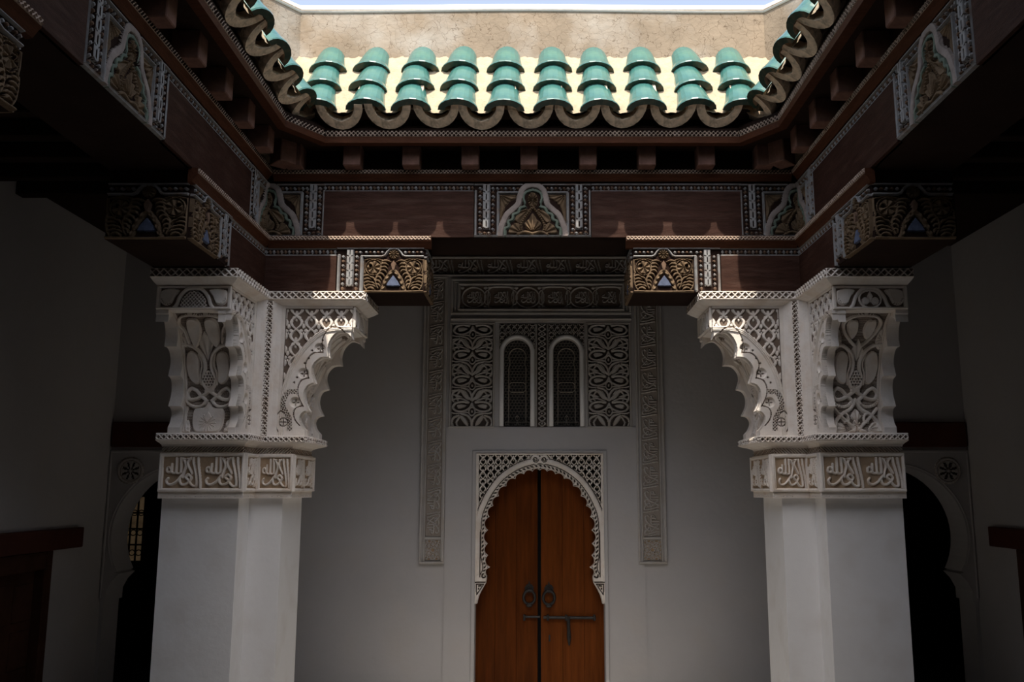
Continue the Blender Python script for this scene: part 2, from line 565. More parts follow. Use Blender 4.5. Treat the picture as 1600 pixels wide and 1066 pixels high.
while y < YB + 0.2:
    for x0, x1 in ((WL, XL - TH), (XR + TH, WR)):
        joist((x0 + x1) / 2, y, x1 - x0, 0)
    y += 0.36
x = XL + 0.1
while x < XR:
    joist(x, (YB + TH + WB) / 2, WB - YB - TH, math.pi / 2)
    x += 0.36

# ---------------- parapet walls above the tiled eaves (chamfered inner corners)
PB, PL, PR, PF = 6.25, -1.99, 1.93, 1.74
CHX, CHY = 0.22, 0.26
PZ0, PZ1 = 2.35, 3.575
def parapet(name, ring, out, kids=True):
    m = MB()
    n = len(ring)
    for i in range(n - 1):
        a, b = ring[i], ring[i + 1]; c, d = out[i + 1], out[i]
        for z0, z1 in ((PZ0, PZ1),):
            m.add([(a[0], a[1], z0), (b[0], b[1], z0), (c[0], c[1], z0), (d[0], d[1], z0), (a[0], a[1], z1), (b[0], b[1], z1), (c[0], c[1], z1), (d[0], d[1], z1)],
                  [(0, 3, 2, 1), (4, 5, 6, 7), (0, 1, 5, 4), (1, 2, 6, 5), (2, 3, 7, 6), (3, 0, 4, 7)])
    w = m.obj(name, 'parapet', kind='structure')
    # rounded, slightly wavy coping
    m = MB()
    rings = []
    for i in range(n - 1):
        seg = 14
        for k in range(seg + (1 if i == n - 2 else 0)):
            t = k / seg
            p = [ring[i][j] * (1 - t) + ring[i + 1][j] * t for j in (0, 1)]
            q = [out[i][j] * (1 - t) + out[i + 1][j] * t for j in (0, 1)]
            dz = 0.008 * math.sin(p[0] * 2.1 + p[1] * 1.3)
            dx, dy = q[0] - p[0], q[1] - p[1]
            L = math.hypot(dx, dy); dx /= L; dy /= L
            o = 0.018
            prof = [(-0.008, -0.012), (0.016, 0.052), (0.06, 0.082), (L * 0.5, 0.095), (L + o, 0.03), (L + o, 0.0)]
            rings.append([(p[0] + dx * u, p[1] + dy * u, PZ1 - 0.012 + v + dz) for u, v in prof])
    m.sweep(rings)
    m.obj('coping', 'coping', w, smooth=True)
    return w
back_in = [(PL, PB - CHY - 0.25), (PL, PB - CHY), (PL + CHX, PB), (PR - CHX, PB), (PR, PB - CHY), (PR, PB - CHY - 0.25)]
back_out = [(PL - 0.3, PB - CHY - 0.25), (PL - 0.3, PB - CHY), (PL + CHX - 0.14, PB + 0.3), (PR - CHX + 0.14, PB + 0.3), (PR + 0.3, PB - CHY), (PR + 0.3, PB - CHY - 0.25)]
parapet('wall_upper_back', back_in, back_out)
parapet('wall_upper_left', [(PL, PF), (PL, PB - CHY - 0.25)], [(PL - 0.3, PF), (PL - 0.3, PB - CHY - 0.25)])
parapet('wall_upper_right', [(PR, PB - CHY - 0.25), (PR, PF)], [(PR + 0.3, PB - CHY - 0.25), (PR + 0.3, PF)])
parapet('wall_upper_front', [(PR + 0.3, PF), (PL - 0.3, PF)], [(PR + 0.3, PF - 0.3), (PL - 0.3, PF - 0.3)])

# ---------------- main door: two plank leaves with ring knockers and a bolt
DY = WB + 0.12
DZT = 0.30
door = thing('door_1', kind='structure', loc=(0.03, DY, 0))
rnd = random.Random(3)
def leaf(x0, x1, y, mname, n):
    l = thing('door_leaf', loc=((x0 + x1) / 2, y, 0))
    l.parent = door
    l.location = Vector(l.location) - WO[door.name]
    wdt = (x1 - x0) / n
    for i in range(n):
        m = MB()
        m.box(x0 + i * wdt + 0.0006, x0 + (i + 1) * wdt - 0.0006, y + rnd.uniform(-0.001, 0.001), y + 0.05, FLOOR + 0.01, DZT, bev=0.0016)
        o = m.obj('plank', mname, l)
    return l
lw = leaf(DX0 - 0.02, 0.012, DY + 0.03, 'door_wood', 3)
rw = leaf(0.040, DX1 + 0.02, DY, 'door_wood_light', 3)
for lf, kx, ky in ((lw, -0.062, DY + 0.03), (rw, 0.110, DY)):
    m = MB()
    zc = -0.90
    n = 24
    # petalled back plate above the ring
    pl = []
    for k in range(20):
        a = 2 * math.pi * k / 20
        r = 0.036 * (1 + 0.22 * (k % 2))
        pl.append((kx + r * math.cos(a), zc + 0.045 + r * 0.95 * math.sin(a)))
    m.prism(pl, 'y', ky - 0.010, ky)
    m.prism([(kx - 0.012, zc + 0.075), (kx + 0.012, zc + 0.075), (kx, zc + 0.11)], 'y', ky - 0.009, ky)
    m.tube([(kx, ky - 0.03, zc + 0.05), (kx, ky - 0.004, zc + 0.05)], 0.011, 8)
    m.obj('knocker_plate', 'iron', lf)
    m = MB()
    m.tube([(kx + 0.050 * math.sin(t), ky - 0.026 - 0.008 * math.cos(t), zc - 0.028 + 0.060 * math.cos(t)) for t in np.linspace(0, 2 * math.pi, 28, endpoint=False)], 0.0125, 8, closed=True)
    m.tube([(kx + 0.02 * math.sin(t), ky - 0.026, zc - 0.088 - 0.012 * math.cos(t)) for t in np.linspace(-1.3, 1.3, 8)], 0.014, 8)
    m.obj('knocker_ring', 'iron', lf, smooth=True)
m = MB()
zb = -1.095
m.tube([(0.062, DY - 0.022, zb), (0.52, DY - 0.022, zb - 0.004)], 0.013, 8)
for bx in (0.10, 0.26, 0.505):
    m.box(bx - 0.011, bx + 0.011, DY - 0.042, DY, zb - 0.026, zb + 0.022, bev=0.004)
m.tube([(-0.10, DY + 0.012, zb), (0.03, DY + 0.005, zb)], 0.010, 8)
m.box(-0.115, -0.095, DY - 0.012, DY + 0.03, zb - 0.03, zb + 0.02, bev=0.003)
m.obj('bolt_bar', 'iron', rw)
m = MB()
m.tube([(0.279, DY - 0.03, zb + 0.01), (0.281, DY - 0.028, zb - 0.10), (0.284, DY - 0.02, zb - 0.17), (0.286, DY - 0.014, zb - 0.235)], [0.016, 0.015, 0.019, 0.006], 8)
m.obj('bolt_handle', 'iron', rw)
m = MB(); m.box(0.108, 0.122, DY - 0.004, DY, -1.30, -1.245, bev=0.002)
m.obj('keyhole_plate', 'iron', rw)
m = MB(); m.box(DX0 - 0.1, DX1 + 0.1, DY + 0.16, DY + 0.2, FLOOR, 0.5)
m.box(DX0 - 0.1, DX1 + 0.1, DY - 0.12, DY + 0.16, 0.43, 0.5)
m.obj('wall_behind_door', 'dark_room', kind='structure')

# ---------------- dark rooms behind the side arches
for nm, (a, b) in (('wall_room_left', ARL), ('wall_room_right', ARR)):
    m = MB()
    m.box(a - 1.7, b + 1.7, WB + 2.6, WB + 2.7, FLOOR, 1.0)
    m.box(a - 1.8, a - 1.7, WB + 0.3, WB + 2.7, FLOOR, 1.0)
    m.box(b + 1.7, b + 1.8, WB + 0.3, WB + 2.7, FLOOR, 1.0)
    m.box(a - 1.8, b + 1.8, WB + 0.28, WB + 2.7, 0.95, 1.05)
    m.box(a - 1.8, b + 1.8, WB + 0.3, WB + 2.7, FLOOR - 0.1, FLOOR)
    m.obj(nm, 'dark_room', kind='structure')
# dim window with an iron grille at the far end of the left room
wy = WB + 2.58
wx0, wx1, wz0, wz1 = -4.76, -4.53, -0.80, -0.08
w3 = thing('window_3', kind='structure', loc=((wx0 + wx1) / 2, wy, 0.9))
m = MB(); m.box(wx0, wx1, wy, wy + 0.02, wz0, wz1); m.obj('pane', 'window_glow', w3)
m = MB()
for a, b, c, d in ((wx0 - 0.05, wx0, wz0 - 0.05, wz1 + 0.05), (wx1, wx1 + 0.05, wz0 - 0.05, wz1 + 0.05), (wx0, wx1, wz0 - 0.05, wz0), (wx0, wx1, wz1, wz1 + 0.05)):
    m.box(a, b, wy - 0.06, wy + 0.02, c, d)
m.obj('window_frame', 'side_door_wood', w3)
m = MB()
for k in range(1, 3): m.tube([(wx0 + (wx1 - wx0) * k / 3, wy - 0.03, wz0), (wx0 + (wx1 - wx0) * k / 3, wy - 0.03, wz1)], 0.012, 6)
for k in range(1, 4):
    z = wz0 + (wz1 - wz0) * k / 4
    m.tube([(wx0, wy - 0.03, z), (wx1, wy - 0.03, z)], 0.010, 6)
for i in range(3):
    for k in range(3):
        cx, cz = wx0 + (wx1 - wx0) * (i + .5) / 3, wz0 + (wz1 - wz0) * (k * 1.25 + .5) / 4
        m.tube([(cx + 0.032 * math.cos(t), wy - 0.03, cz + 0.032 * math.sin(t)) for t in np.linspace(0, 2 * math.pi, 12, endpoint=False)], 0.006, 5, closed=True)
m.obj('grille', 'iron', w3)

# ---------------- low side doors under red lintels
def side_door(name, xw, sgn, y0, y1, lab, lintel_y, lz):
    d = thing(name, kind='structure', loc=(xw, (y0 + y1) / 2, 0))
    fr = 0.10
    def bx(m, xa, xb, *a, **k): m.box(xw + sgn * xa, xw + sgn * xb, *a, **k)
    m = MB(); bx(m, -0.08, 0.02, y0, y0 + fr, FLOOR, SDT, bev=0.008); m.obj('jamb', 'side_door_wood', d)
    m = MB(); bx(m, -0.08, 0.02, y1 - fr, y1, FLOOR, SDT, bev=0.008); m.obj('jamb', 'side_door_wood', d)
    m = MB(); bx(m, -0.08, 0.022, y0 + fr, y1 - fr, SDT - 0.14, SDT, bev=0.008); bx(m, -0.08, 0.028, y0 + fr, y1 - fr, SDT - 0.05, SDT - 0.03); m.obj('head_rail', 'side_door_wood', d)
    ym = (y0 + y1) / 2
    for a, b in ((y0 + fr, ym - 0.004), (ym + 0.004, y1 - fr)):
        m = MB(); bx(m, -0.10, -0.06, a, b, FLOOR, SDT - 0.14, bev=0.004)
        lf = m.obj('door_leaf', 'side_door_wood', d)
        zz = FLOOR + 0.08
        top = SDT - 0.2
        n = 3
        for k in range(n):
            for q in range(2):
                za, zb_ = zz + (top - zz) * k / n + 0.03, zz + (top - zz) * (k + 1) / n - 0.03
                ya, yb_ = a + (b - a) * q / 2 + 0.03, a + (b - a) * (q + 1) / 2 - 0.03
                m = MB(); bx(m, -0.07, -0.045, ya, yb_, za, zb_, bev=0.010)
                m.obj('door_panel', 'side_door_wood', lf)
    m = MB(); bx(m, -0.02, 0.05, lintel_y[0], lintel_y[1], lz[0], lz[1], bev=0.006)
    props(m.obj('lintel_beam', 'lintel_red'), lab, 'lintel')
side_door('door_2', WL, 1, SDL[0], SDL[1], 'dark red wooden lintel over the low door in the left side wall', (5.3, 7.53), (-0.46, -0.30))
side_door('door_3', WR, -1, SDR[0], SDR[1], 'dark red wooden lintel over the low door in the right side wall', (5.4, 7.64), (-0.46, -0.30))

# ------------------------------------------------------------------ tiled eaves
TS = 0.60                        # horizontal run per metre of slope
RSP = 0.262
EZ = 2.60                        # mortar surface height at the eave edge
EO = 0.40                        # how far the eave leans into the court
TPX = 0.327
def tile_mesh():
    m = MB(0)
    L = 0.300; n = 10; th = 0.024
    # local: x across, y up the slope, z off the slope; the wide end is the lower lip
    rings_o, rings_i = [], []
    for (y, wd, hh, dz) in ((0.0, 0.140, 0.092, 0.0), (0.010, 0.141, 0.094, 0.0), (0.06, 0.122, 0.086, -0.002), (L * 0.6, 0.106, 0.078, -0.008), (L, 0.092, 0.068, -0.02)):
        ro, ri = [], []
        for k in range(n + 1):
            a = math.pi * k / n
            ro.append((wd * math.cos(a), y, hh * math.sin(a) + dz))
            ti = 0.046 if y < 0.02 else th
            ri.append(((wd - ti) * math.cos(a), y, (hh - ti) * math.sin(a) + dz))
        rings_o.append(ro); rings_i.append(ri)
    def strip(A, B, mi, flip):
        vs = A + B; k = len(A)
        fs = [((i, i + 1, k + i + 1, k + i) if not flip else (i, k + i, k + i + 1, i + 1)) for i in range(k - 1)]
        m.add(vs, fs, mi)
    for a, b in zip(rings_o[:-1], rings_o[1:]): strip(a, b, 0, False)
    for a, b in zip(rings_i[:-1], rings_i[1:]): strip(a, b, 2, True)
    strip(rings_o[0], rings_i[0], 1, True)
    strip(rings_o[-1], rings_i[-1], 2, False)
    return m.mesh('cover_tile', ['glaze', 'tile_lip', 'tile_clay'], smooth=False)
TILE = tile_mesh()
def pan_mesh():
    m = MB(0)
    L = 0.42; n = 12
    ro0, ri0, ro1, ri1 = [], [], [], []
    for k in range(n + 1):
        a = math.pi * k / n
        wob = 0.003 * math.sin(k * 2.3)
        for lst, y in ((ro0, 0), (ro1, L)):
            lst.append((0.160 * math.cos(a), y, 0.062 - 0.190 * math.sin(a)))
        for lst, y in ((ri0, 0), (ri1, L)):
            lst.append((0.104 * math.cos(a), y, 0.064 - (0.128 + wob) * math.sin(a)))
    def strip(A, B, mi, flip):
        vs = A + B; k = len(A)
        m.add(vs, [((i, i + 1, k + i + 1, k + i) if not flip else (i, k + i, k + i + 1, i + 1)) for i in range(k - 1)], mi)
    strip(ro0, ro1, 0, True); strip(ri0, ri1, 0, False); strip(ro0, ri0, 0, False); strip(ro1, ri1, 0, True)
    m.add([ro0[0], ri0[0], ri1[0], ro1[0]], [(0, 1, 2, 3)]); m.add([ro0[-1], ri0[-1], ri1[-1], ro1[-1]], [(3, 2, 1, 0)])
    return m.mesh('pan_tile', ['tile_clay'])
PAN = pan_mesh()
rnd = random.Random(11)

def eave(name, label, cat, origin, along, up2, length, covers, pans, valley0, valley1, rows=3, tiles=True, structure=False):
    """origin: point on the eave edge; along: unit vector on the edge; up2: horizontal unit vector pointing out of the court"""
    A = Vector((*along, 0)); U = Vector((*up2, 0))
    S = (U * 0.60 + Vector((0, 0, 0.80))).normalized()
    N = A.cross(S)
    if N.z < 0: N = -N
    O = Vector((origin[0], origin[1], EZ + EYE))
    t = thing(name, label, cat, (O.x, O.y, O.z)) if not structure else thing(name, kind='structure', loc=(O.x, O.y, O.z))
    # mortar bed as a rippled sheet that dips into the pans at the edge
    ns, nt_ = max(30, int(length / 0.018)), 26
    smax = (0.46 + 0.02) / TS
    sx = np.linspace(0, 1, ns); sy = np.linspace(0, 1, nt_)
    FX, FY = np.meshgrid(sx, sy)
    run = FY * 0.44
    a0 = np.where(valley0, -run, 0.0); a1 = length + np.where(valley1, run, 0.0)
    X = a0 + FX * (a1 - a0)
    Y = run / TS
    ph = np.zeros_like(X)
    if len(covers) > 1:
        c0 = covers[0]
        ph = np.cos(2 * np.pi * (X - c0) / TPX)
    H = -0.012 - 0.032 * np.exp(-Y / 0.10) * (0.5 - 0.5 * ph) + 0.004 * np.sin(X * 41 + Y * 23) + 0.003 * np.sin(X * 97 - Y * 61)
    # little step of mortar below each row of lips
    for k in range(1, rows):
        H += 0.010 * sst((Y - k * RSP) / 0.015)
    G = np.zeros(X.shape + (3,))
    for i in range(3): G[..., i] = A[i] * X + S[i] * Y + N[i] * H
    flip = (A.cross(S)).dot(N) < 0
    me = grid_mesh('mortar_bed', G, np.ones(X.shape, bool), np.zeros(X.shape, int), ['mortar'], True, flip)
    link('mortar_bed', me, t, matrix=I4)
    R = Matrix((A, S, N)).transposed().to_4x4()
    if A.cross(S).dot(N) < 0:
        R = Matrix((-A, S, N)).transposed().to_4x4()
    if tiles:
        for c in covers:
            dc = rnd.uniform(-0.018, 0.018); tw = rnd.uniform(-0.05, 0.05)
            for k in range(rows):
                p = A * (c + dc + tw * 0.2 * k + rnd.uniform(-0.006, 0.006)) + S * (k * RSP - 0.010 + rnd.uniform(-0.006, 0.006)) + N * (-0.020 + 0.008 * k + rnd.uniform(-0.003, 0.003))
                M = Matrix.Translation(p) @ R @ Matrix.Rotation(tw + rnd.uniform(-0.05, 0.05), 4, 'Z') @ Matrix.Rotation(0.05, 4, 'X')
                link('cover_tile', TILE, t, matrix=M)
        for c in pans:
            p = A * (c + rnd.uniform(-0.01, 0.01)) + S * (-0.004 + rnd.uniform(-0.008, 0.008)) + N * (-0.035 + rnd.uniform(-0.006, 0.006))
            M = Matrix.Translation(p) @ R @ Matrix.Rotation(rnd.uniform(-0.05, 0.05), 4, 'Y')
            link('pan_tile', PAN, t, matrix=M)
    # closing board under the bed
    m = MB(0)
    a, b = A * 0.0, A * length
    off = N * -0.13
    def q(p): return tuple(p)
    e0 = A * (-0.5 if valley0 else 0); e1 = A * (length + (0.5 if valley1 else 0))
    m.add([q(a + off + S * 0.06), q(b + off + S * 0.06), q(e1 + S * 0.73 + off), q(e0 + S * 0.73 + off),
           q(a - N * 0.04 + S * 0.06), q(b - N * 0.04 + S * 0.06), q(e1 + S * 0.73 - N * 0.10), q(e0 + S * 0.73 - N * 0.10)],
          [(0, 1, 2, 3), (4, 7, 6, 5), (0, 4, 5, 1), (1, 5, 6, 2), (2, 6, 7, 3), (3, 7, 4, 0)])
    link('under_board', m.mesh('under_board', ['wood_ceiling']), t, matrix=I4)
    return t
EL, ER, EB, EF = XL + EO, XR - EO, YB - EO, YF + EO
Lb = ER - EL
cov = [-1.517 + i * TPX - EL for i in range(10)]
pans = [c + TPX / 2 for c in cov[:-1]]
eave('tiled_eave', 'eave of green glazed roof tiles facing the viewer, above the back beam', 'roof eave', (EL, EB), (1, 0), (0, 1), Lb, cov, pans, True, True)
Ls = EB - EF
covs = [0.16 + i * TPX for i in range(int((Ls - 0.2) / TPX) + 1)]
pns = [c + TPX / 2 for c in covs[:-1]] + [-0.003]
eave('tiled_eave', 'eave of green glazed roof tiles along the left side of the opening', 'roof eave', (EL, EB), (0, -1), (-1, 0), Ls, covs, pns, True, True)
eave('tiled_eave', 'eave of green glazed roof tiles along the right side of the opening', 'roof eave', (ER, EB), (0, -1), (1, 0), Ls, covs, pns, True, True)
eave('roof_front', None, None, (EL, EF), (1, 0), (0, -1), Lb, [], [], True, True, tiles=False, structure=True)

# ------------------------------------------------------------------ relief patterns shared by many strips
def lattice_h(cv, per, wd):
    """crossing diagonal bars over a recess, plain rims along the long edges"""
    y0, y1 = cv.b[2], cv.b[3]
    v = (cv.Y - y0)
    vc = v - (y1 - y0) / 2 + per / 2
    d1 = np.abs(((cv.X + vc) / per) % 1 - 0.5) * per * 0.7071
    d2 = np.abs(((cv.X - vc) / per) % 1 - 0.5) * per * 0.7071
    d = np.minimum(d1, d2)
    rim = np.minimum(v, (y1 - y0) - v)
    v0 = (y1 - y0) / 2
    on = np.maximum(sst((wd / 2 - d) / (wd * 0.35)), sst((wd * 0.5 - rim) / (wd * 0.3)))
    cv.H = np.maximum(cv.H, on)
    cv.Z = np.where(on > 0.45, 1, 0)
    return cv

def strip_mesh(name, length, height, per, wd, mats, depth, step=0.0042):
    cv = Cv(0, length, 0, height, step)
    lattice_h(cv, per, wd)
    # along +X, up +Z, facing -Y ; local
    return cv.mesh(name, (0, 0, 0), (length, 0, 0), (0, 0, height), (0, -1, 0), depth, mats, skirt=0.006, zoff=0)

def along(p0, p1):
    """matrix putting a strip (local +X along, facing -Y) from p0 to p1, seen left to right; z world"""
    d = Vector((p1[0] - p0[0], p1[1] - p0[1], 0)).normalized()
    nrm = Vector((-d.y, d.x, 0))           # local +Y
    M = Matrix(((d.x, nrm.x, 0, p0[0]), (d.y, nrm.y, 0, p0[1]), (0, 0, 1, p0[2]), (0, 0, 0, 1)))
    return M

# ------------------------------------------------------------------ timber cornice: ledge, joist ends, chamfered fascia
FO = 0.268
FB, FL_, FR_ = YB - FO, XL + FO, XR - FO
FFr = YF + FO
chx, chy = 0.20, 0.28
corn = thing('timber_cornice', 'dark timber cornice of joist ends and chamfered fascia under the tiles', 'cornice', (XC, YB, Z2 + EYE))
FZ0, FZ1, FZ2 = 2.396, 2.440, 2.487
def fpoly(off):
    a, b, c = FB + off, FL_ - off, FR_ + off
    return [(b, FFr), (b, a - chy - off * 0.4), (b + chx + off * 0.4, a), (c - chx - off * 0.4, a), (c, a - chy - off * 0.4), (c, FFr)]
P0, P1 = fpoly(0.0), fpoly(0.06)
names = ['fascia_board'] * 5
for i in range(5):
    m = MB()
    a, b, c, d = P0[i], P0[i + 1], P1[i + 1], P1[i]
    vs = [(p[0], p[1], FZ0) for p in (a, b, c, d)] + [(p[0], p[1], FZ1) for p in (a, b, c, d)]
    m.add(vs, [(0, 3, 2, 1), (4, 5, 6, 7), (0, 1, 5, 4), (1, 2, 6, 5), (2, 3, 7, 6), (3, 0, 4, 7)])
    m.obj('fascia_board', 'wood_red', corn)
    # lattice strip standing on the fascia
    L = math.hypot(b[0] - a[0], b[1] - a[1])
    me = strip_mesh('lattice_strip', L, FZ2 - FZ1, 0.030, 0.010, ['wood_recess', 'strip_tan'], 0.006)
    p = (a[0], a[1], FZ1 + EYE)
    link('lattice_strip', me, corn, matrix=Matrix.Translation(-WO[corn.name]) @ along(p, (b[0], b[1])))
    m = MB()
    e = 0.002
    vs = [(q[0], q[1], FZ1) for q in (a, b, c, d)] + [(q[0], q[1], FZ2 + 0.02) for q in (a, b, c, d)]
    nx, ny = -(b[1] - a[1]) / L, (b[0] - a[0]) / L
    vs = [(x + nx * 0.004, y + ny * 0.004, z) for x, y, z in vs]
    m.add(vs, [(0, 3, 2, 1), (4, 5, 6, 7), (0, 1, 5, 4), (1, 2, 6, 5), (2, 3, 7, 6), (3, 0, 4, 7)])
    m.obj('fascia_backing', 'wood_ceiling', corn)
# soffit boards between beam top and eave, above the joists
m = MB()
zs0, zs1 = FZ1 + 0.0, FZ1 + 0.02
m.box(XL - 0.02, XR + 0.02, FB + 0.055, YB + 0.1, zs0, zs1)
m.box(XL - 0.1, FL_ - 0.055, FFr, FB + 0.06, zs0, zs1)
m.box(FR_ + 0.055, XR + 0.1, FFr, FB + 0.06, zs0, zs1)
for sx, xx in ((1, FL_), (-1, FR_)):
    m.prism([(xx - sx * 0.06, FB + 0.06), (xx - sx * 0.06, FB - chy - 0.03), (xx + sx * (chx + 0.03), FB + 0.06)], 'z', zs0, zs1)
m.obj('soffit_board', 'wood_ceiling', corn)
m = MB()
zu0, zu1 = FZ2 + 0.018, FZ2 + 0.045
for (x0, x1, y0, y1) in ((EL - 0.16, ER + 0.16, EB + 0.16, FB + 0.14), (FL_ - 0.14, EL - 0.16, EF, EB + 0.1), (ER + 0.16, FR_ + 0.14, EF, EB + 0.1)):
    m.box(x0, x1, y0, y1, zu0, zu1)
for sx, xx in ((1, FL_), (-1, FR_)):
    m.prism([(xx - sx * 0.1, FB + 0.1), (xx - sx * 0.1, FB - chy - 0.05), (xx + sx * (chx + 0.05), FB + 0.1)], 'z', zu0, zu1)
m.obj('soffit_board', 'wood_ceiling', corn)
# backing board behind the joists
m = MB()
m.box(XL - 0.3, XR + 0.3, YB + 0.01, YB + 0.12, Z2, FZ2 + 0.03)
m.obj('backing_board', 'wood_ceiling', corn)
m = MB(); m.box(XL - 0.12, XL - 0.01, FFr, YB, Z2, FZ2 + 0.03); m.obj('backing_board', 'wood_side', corn)
m = MB(); m.box(XR + 0.01, XR + 0.12, FFr, YB, Z2, FZ2 + 0.03); m.obj('backing_board', 'wood_side', corn)
# joist ends
jm = MB(0); jm.box(-0.0615, 0.0615, -0.14, 0.02, 0, 0.162, bev=0.006)
jme2 = jm.mesh('joist_end', ['wood_joist'])
JP = 0.4215
jx = [-0.052 + JP * k for k in range(-4, 5)]
base = Matrix.Translation(-WO[corn.name])
for x in jx:
    if XL + 0.2 < x < XR - 0.2:
        link('joist_end', jme2, corn, matrix=base @ Matrix.Translation((x, YB + 0.0, 2.281 + EYE)))
y = YB - 0.42
while y > YF + 0.3:
    link('joist_end', jme2, corn, matrix=base @ Matrix.Translation((XL, y, 2.281 + EYE)) @ Matrix.Rotation(math.pi / 2, 4, 'Z'))
    link('joist_end', jme2, corn, matrix=base @ Matrix.Translation((XR, y, 2.281 + EYE)) @ Matrix.Rotation(-math.pi / 2, 4, 'Z'))
    y -= JP
for (cx_, cy_, r) in ((XL + 0.10, YB - 0.10, math.pi / 4), (XR - 0.10, YB - 0.10, -math.pi / 4)):
    link('joist_end', jme2, corn, matrix=base @ Matrix.Translation((cx_, cy_, 2.281 + EYE)) @ Matrix.Rotation(r, 4, 'Z'))
# ledge: lattice strip over a dark cavetto at the top of the beam
for p, q, mt in (((XL + 0.045, YB - 0.045), (XR - 0.045, YB - 0.045), 'wood_red'), ((XL + 0.045, FFr), (XL + 0.045, YB - 0.045), 'wood_red'), ((XR - 0.045, YB - 0.045), (XR - 0.045, FFr), 'wood_red')):
    L = math.hypot(q[0] - p[0], q[1] - p[1])
    me = strip_mesh('lattice_strip', L, 0.034, 0.026, 0.009, ['wood_recess', 'strip_tan'], 0.005)
    M = along((p[0], p[1], 2.250 + EYE), q)
    link('lattice_strip', me, corn, matrix=base @ M)
    m = MB(0)
    prof = [(0.004, 0.034), (0.004, 0.0), (0.0, -0.002), (0.018, -0.022), (0.034, -0.046), (0.10, -0.046), (0.10, 0.034)]
    m.sweep([[(0, a, b) for a, b in prof], [(L, a, b) for a, b in prof]])
    link('ledge_molding', m.mesh('ledge_molding', [mt]), corn, matrix=base @ M)

# ------------------------------------------------------------------ carved and painted timber
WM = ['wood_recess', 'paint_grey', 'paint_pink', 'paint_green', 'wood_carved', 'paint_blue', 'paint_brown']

def dia(cv, x, y, rx, ry, z):
    cv.fill([(x - rx, y), (x - rx * .35, y - ry * .7), (x, y - ry), (x + rx * .35, y - ry * .7), (x + rx, y), (x + rx * .35, y + ry * .7), (x, y + ry), (x - rx * .35, y + ry * .7)], 0.8, z)

def studs(cv, x0, y0, x1, y1, n, rx, ry):
    for k in range(n):
        t = (k + 0.5) / n
        dia(cv, x0 + (x1 - x0) * t, y0 + (y1 - y0) * t, rx, ry, 1 if k % 2 == 0 else 6)

def bar(cv, x, y0, y1, w, gap, z=1):
    """interlaced double bar with dark slots"""
    cv.fill([(x - w, y0), (x + w, y0), (x + w, y1), (x - w, y1)], 0.85, z)
    n = max(2, int(round((y1 - y0) / 110)))
    for k in range(n):
        a = y0 + (y1 - y0) * (k + 0.18) / n; b = y0 + (y1 - y0) * (k + 0.72) / n
        cv.cut([(x, a), (x, b)], gap, 0.8, 0, smooth=False)
        yy = y0 + (y1 - y0) * (k + 0.95) / n
        cv.cut([(x - w, yy - 14), (x - w * .4, yy)], 6, 0.5, 0, smooth=False)
        cv.cut([(x + w, yy - 14), (x + w * .4, yy)], 6, 0.5, 0, smooth=False)

def rail(cv, x0, y0, x1, y1, w, z=1, h=0.9):
    cv.stroke([(x0, y0), (x1, y1)], w, h, z, smooth=False, soft=w * 0.3)
    cv.cut([(x0, y0), (x1, y1)], w * 0.25, 0.25, None, smooth=False)

def beam_panel_cv(step=7.5):
    cv = Cv(20, 1570, 80, 795, step)
    c = 795
    for s in (0, 1):
        f = (lambda x: x) if s == 0 else (lambda x: 2 * c - x)
        rail(cv, f(40), 180, f(40), 775, 30)
        rail(cv, f(20), 98, f(150), 98, 24)
        studs(cv, f(98), 120, f(98), 760, 12, 28, 26)
        bar(cv, f(183), 88, 690, 50, 13)
        studs(cv, f(268), 120, f(268), 720, 11, 27, 26)
        rail(cv, f(335), 200, f(335), 770, 32)
        rail(cv, f(335), 202, f(600), 202, 30)
        rail(cv, f(215), 98, f(660), 98, 24)
        studs(cv, f(300), 148, f(625), 148, 6, 26, 24)
        studs(cv, f(70), 742, f(310), 742, 4, 28, 20)
    rail(cv, 20, 778, 1570, 778, 28)
    cv.stroke([(365, 775), (375, 690), (410, 590), (455, 500), (530, 430), (600, 360), (622, 270), (652, 175), (715, 118), (795, 100)], 84, 0.95, 2, mirror=c, soft=8)
    cv.stroke([(432, 775), (428, 690), (478, 655), (474, 590), (528, 560), (540, 500), (600, 472), (632, 412), (700, 384), (694, 330), (676, 262), (706, 200), (795, 168)], 46, 0.75, 3, mirror=c, soft=10, over=False)
    cv.fill([(712, 390), (705, 330), (690, 265), (715, 215), (795, 190), (875, 215), (900, 265), (885, 330), (878, 390)], 0.02, 0, sink=True, smooth=True)
    cv.disc(795, 300, 66, 104, 1.1, 4, rib=11)
    cv.stroke([(795, 395), (750, 450), (690, 540), (640, 640), (655, 720)], 38, 1.0, 4, rib=30, mirror=c)
    cv.fill([(735, 420), (650, 440), (575, 510), (560, 575), (610, 610), (660, 560), (720, 480)], 0.9, 4, smooth=True, rib=((740, 430), 13), mirror=c)
    cv.fill([(478, 745), (500, 660), (560, 610), (620, 625), (640, 700), (600, 750)], 0.9, 4, smooth=True, rib=((640, 740), 12), mirror=c)
    cv.fill([(795, 480), (850, 560), (905, 610), (880, 690), (795, 715), (710, 690), (685, 610), (740, 560)], 1.0, 4, smooth=True, rib=((795, 730), 16))
    cv.stroke([(600, 762), (690, 728), (795, 752)], 40, 1.05, 4, mirror=c)
    cv.fill([(362, 232), (585, 232), (560, 282), (490, 320), (430, 390), (392, 520), (362, 590)], 0.75, 4, rib=((362, 232), 18), mirror=c)
    return cv

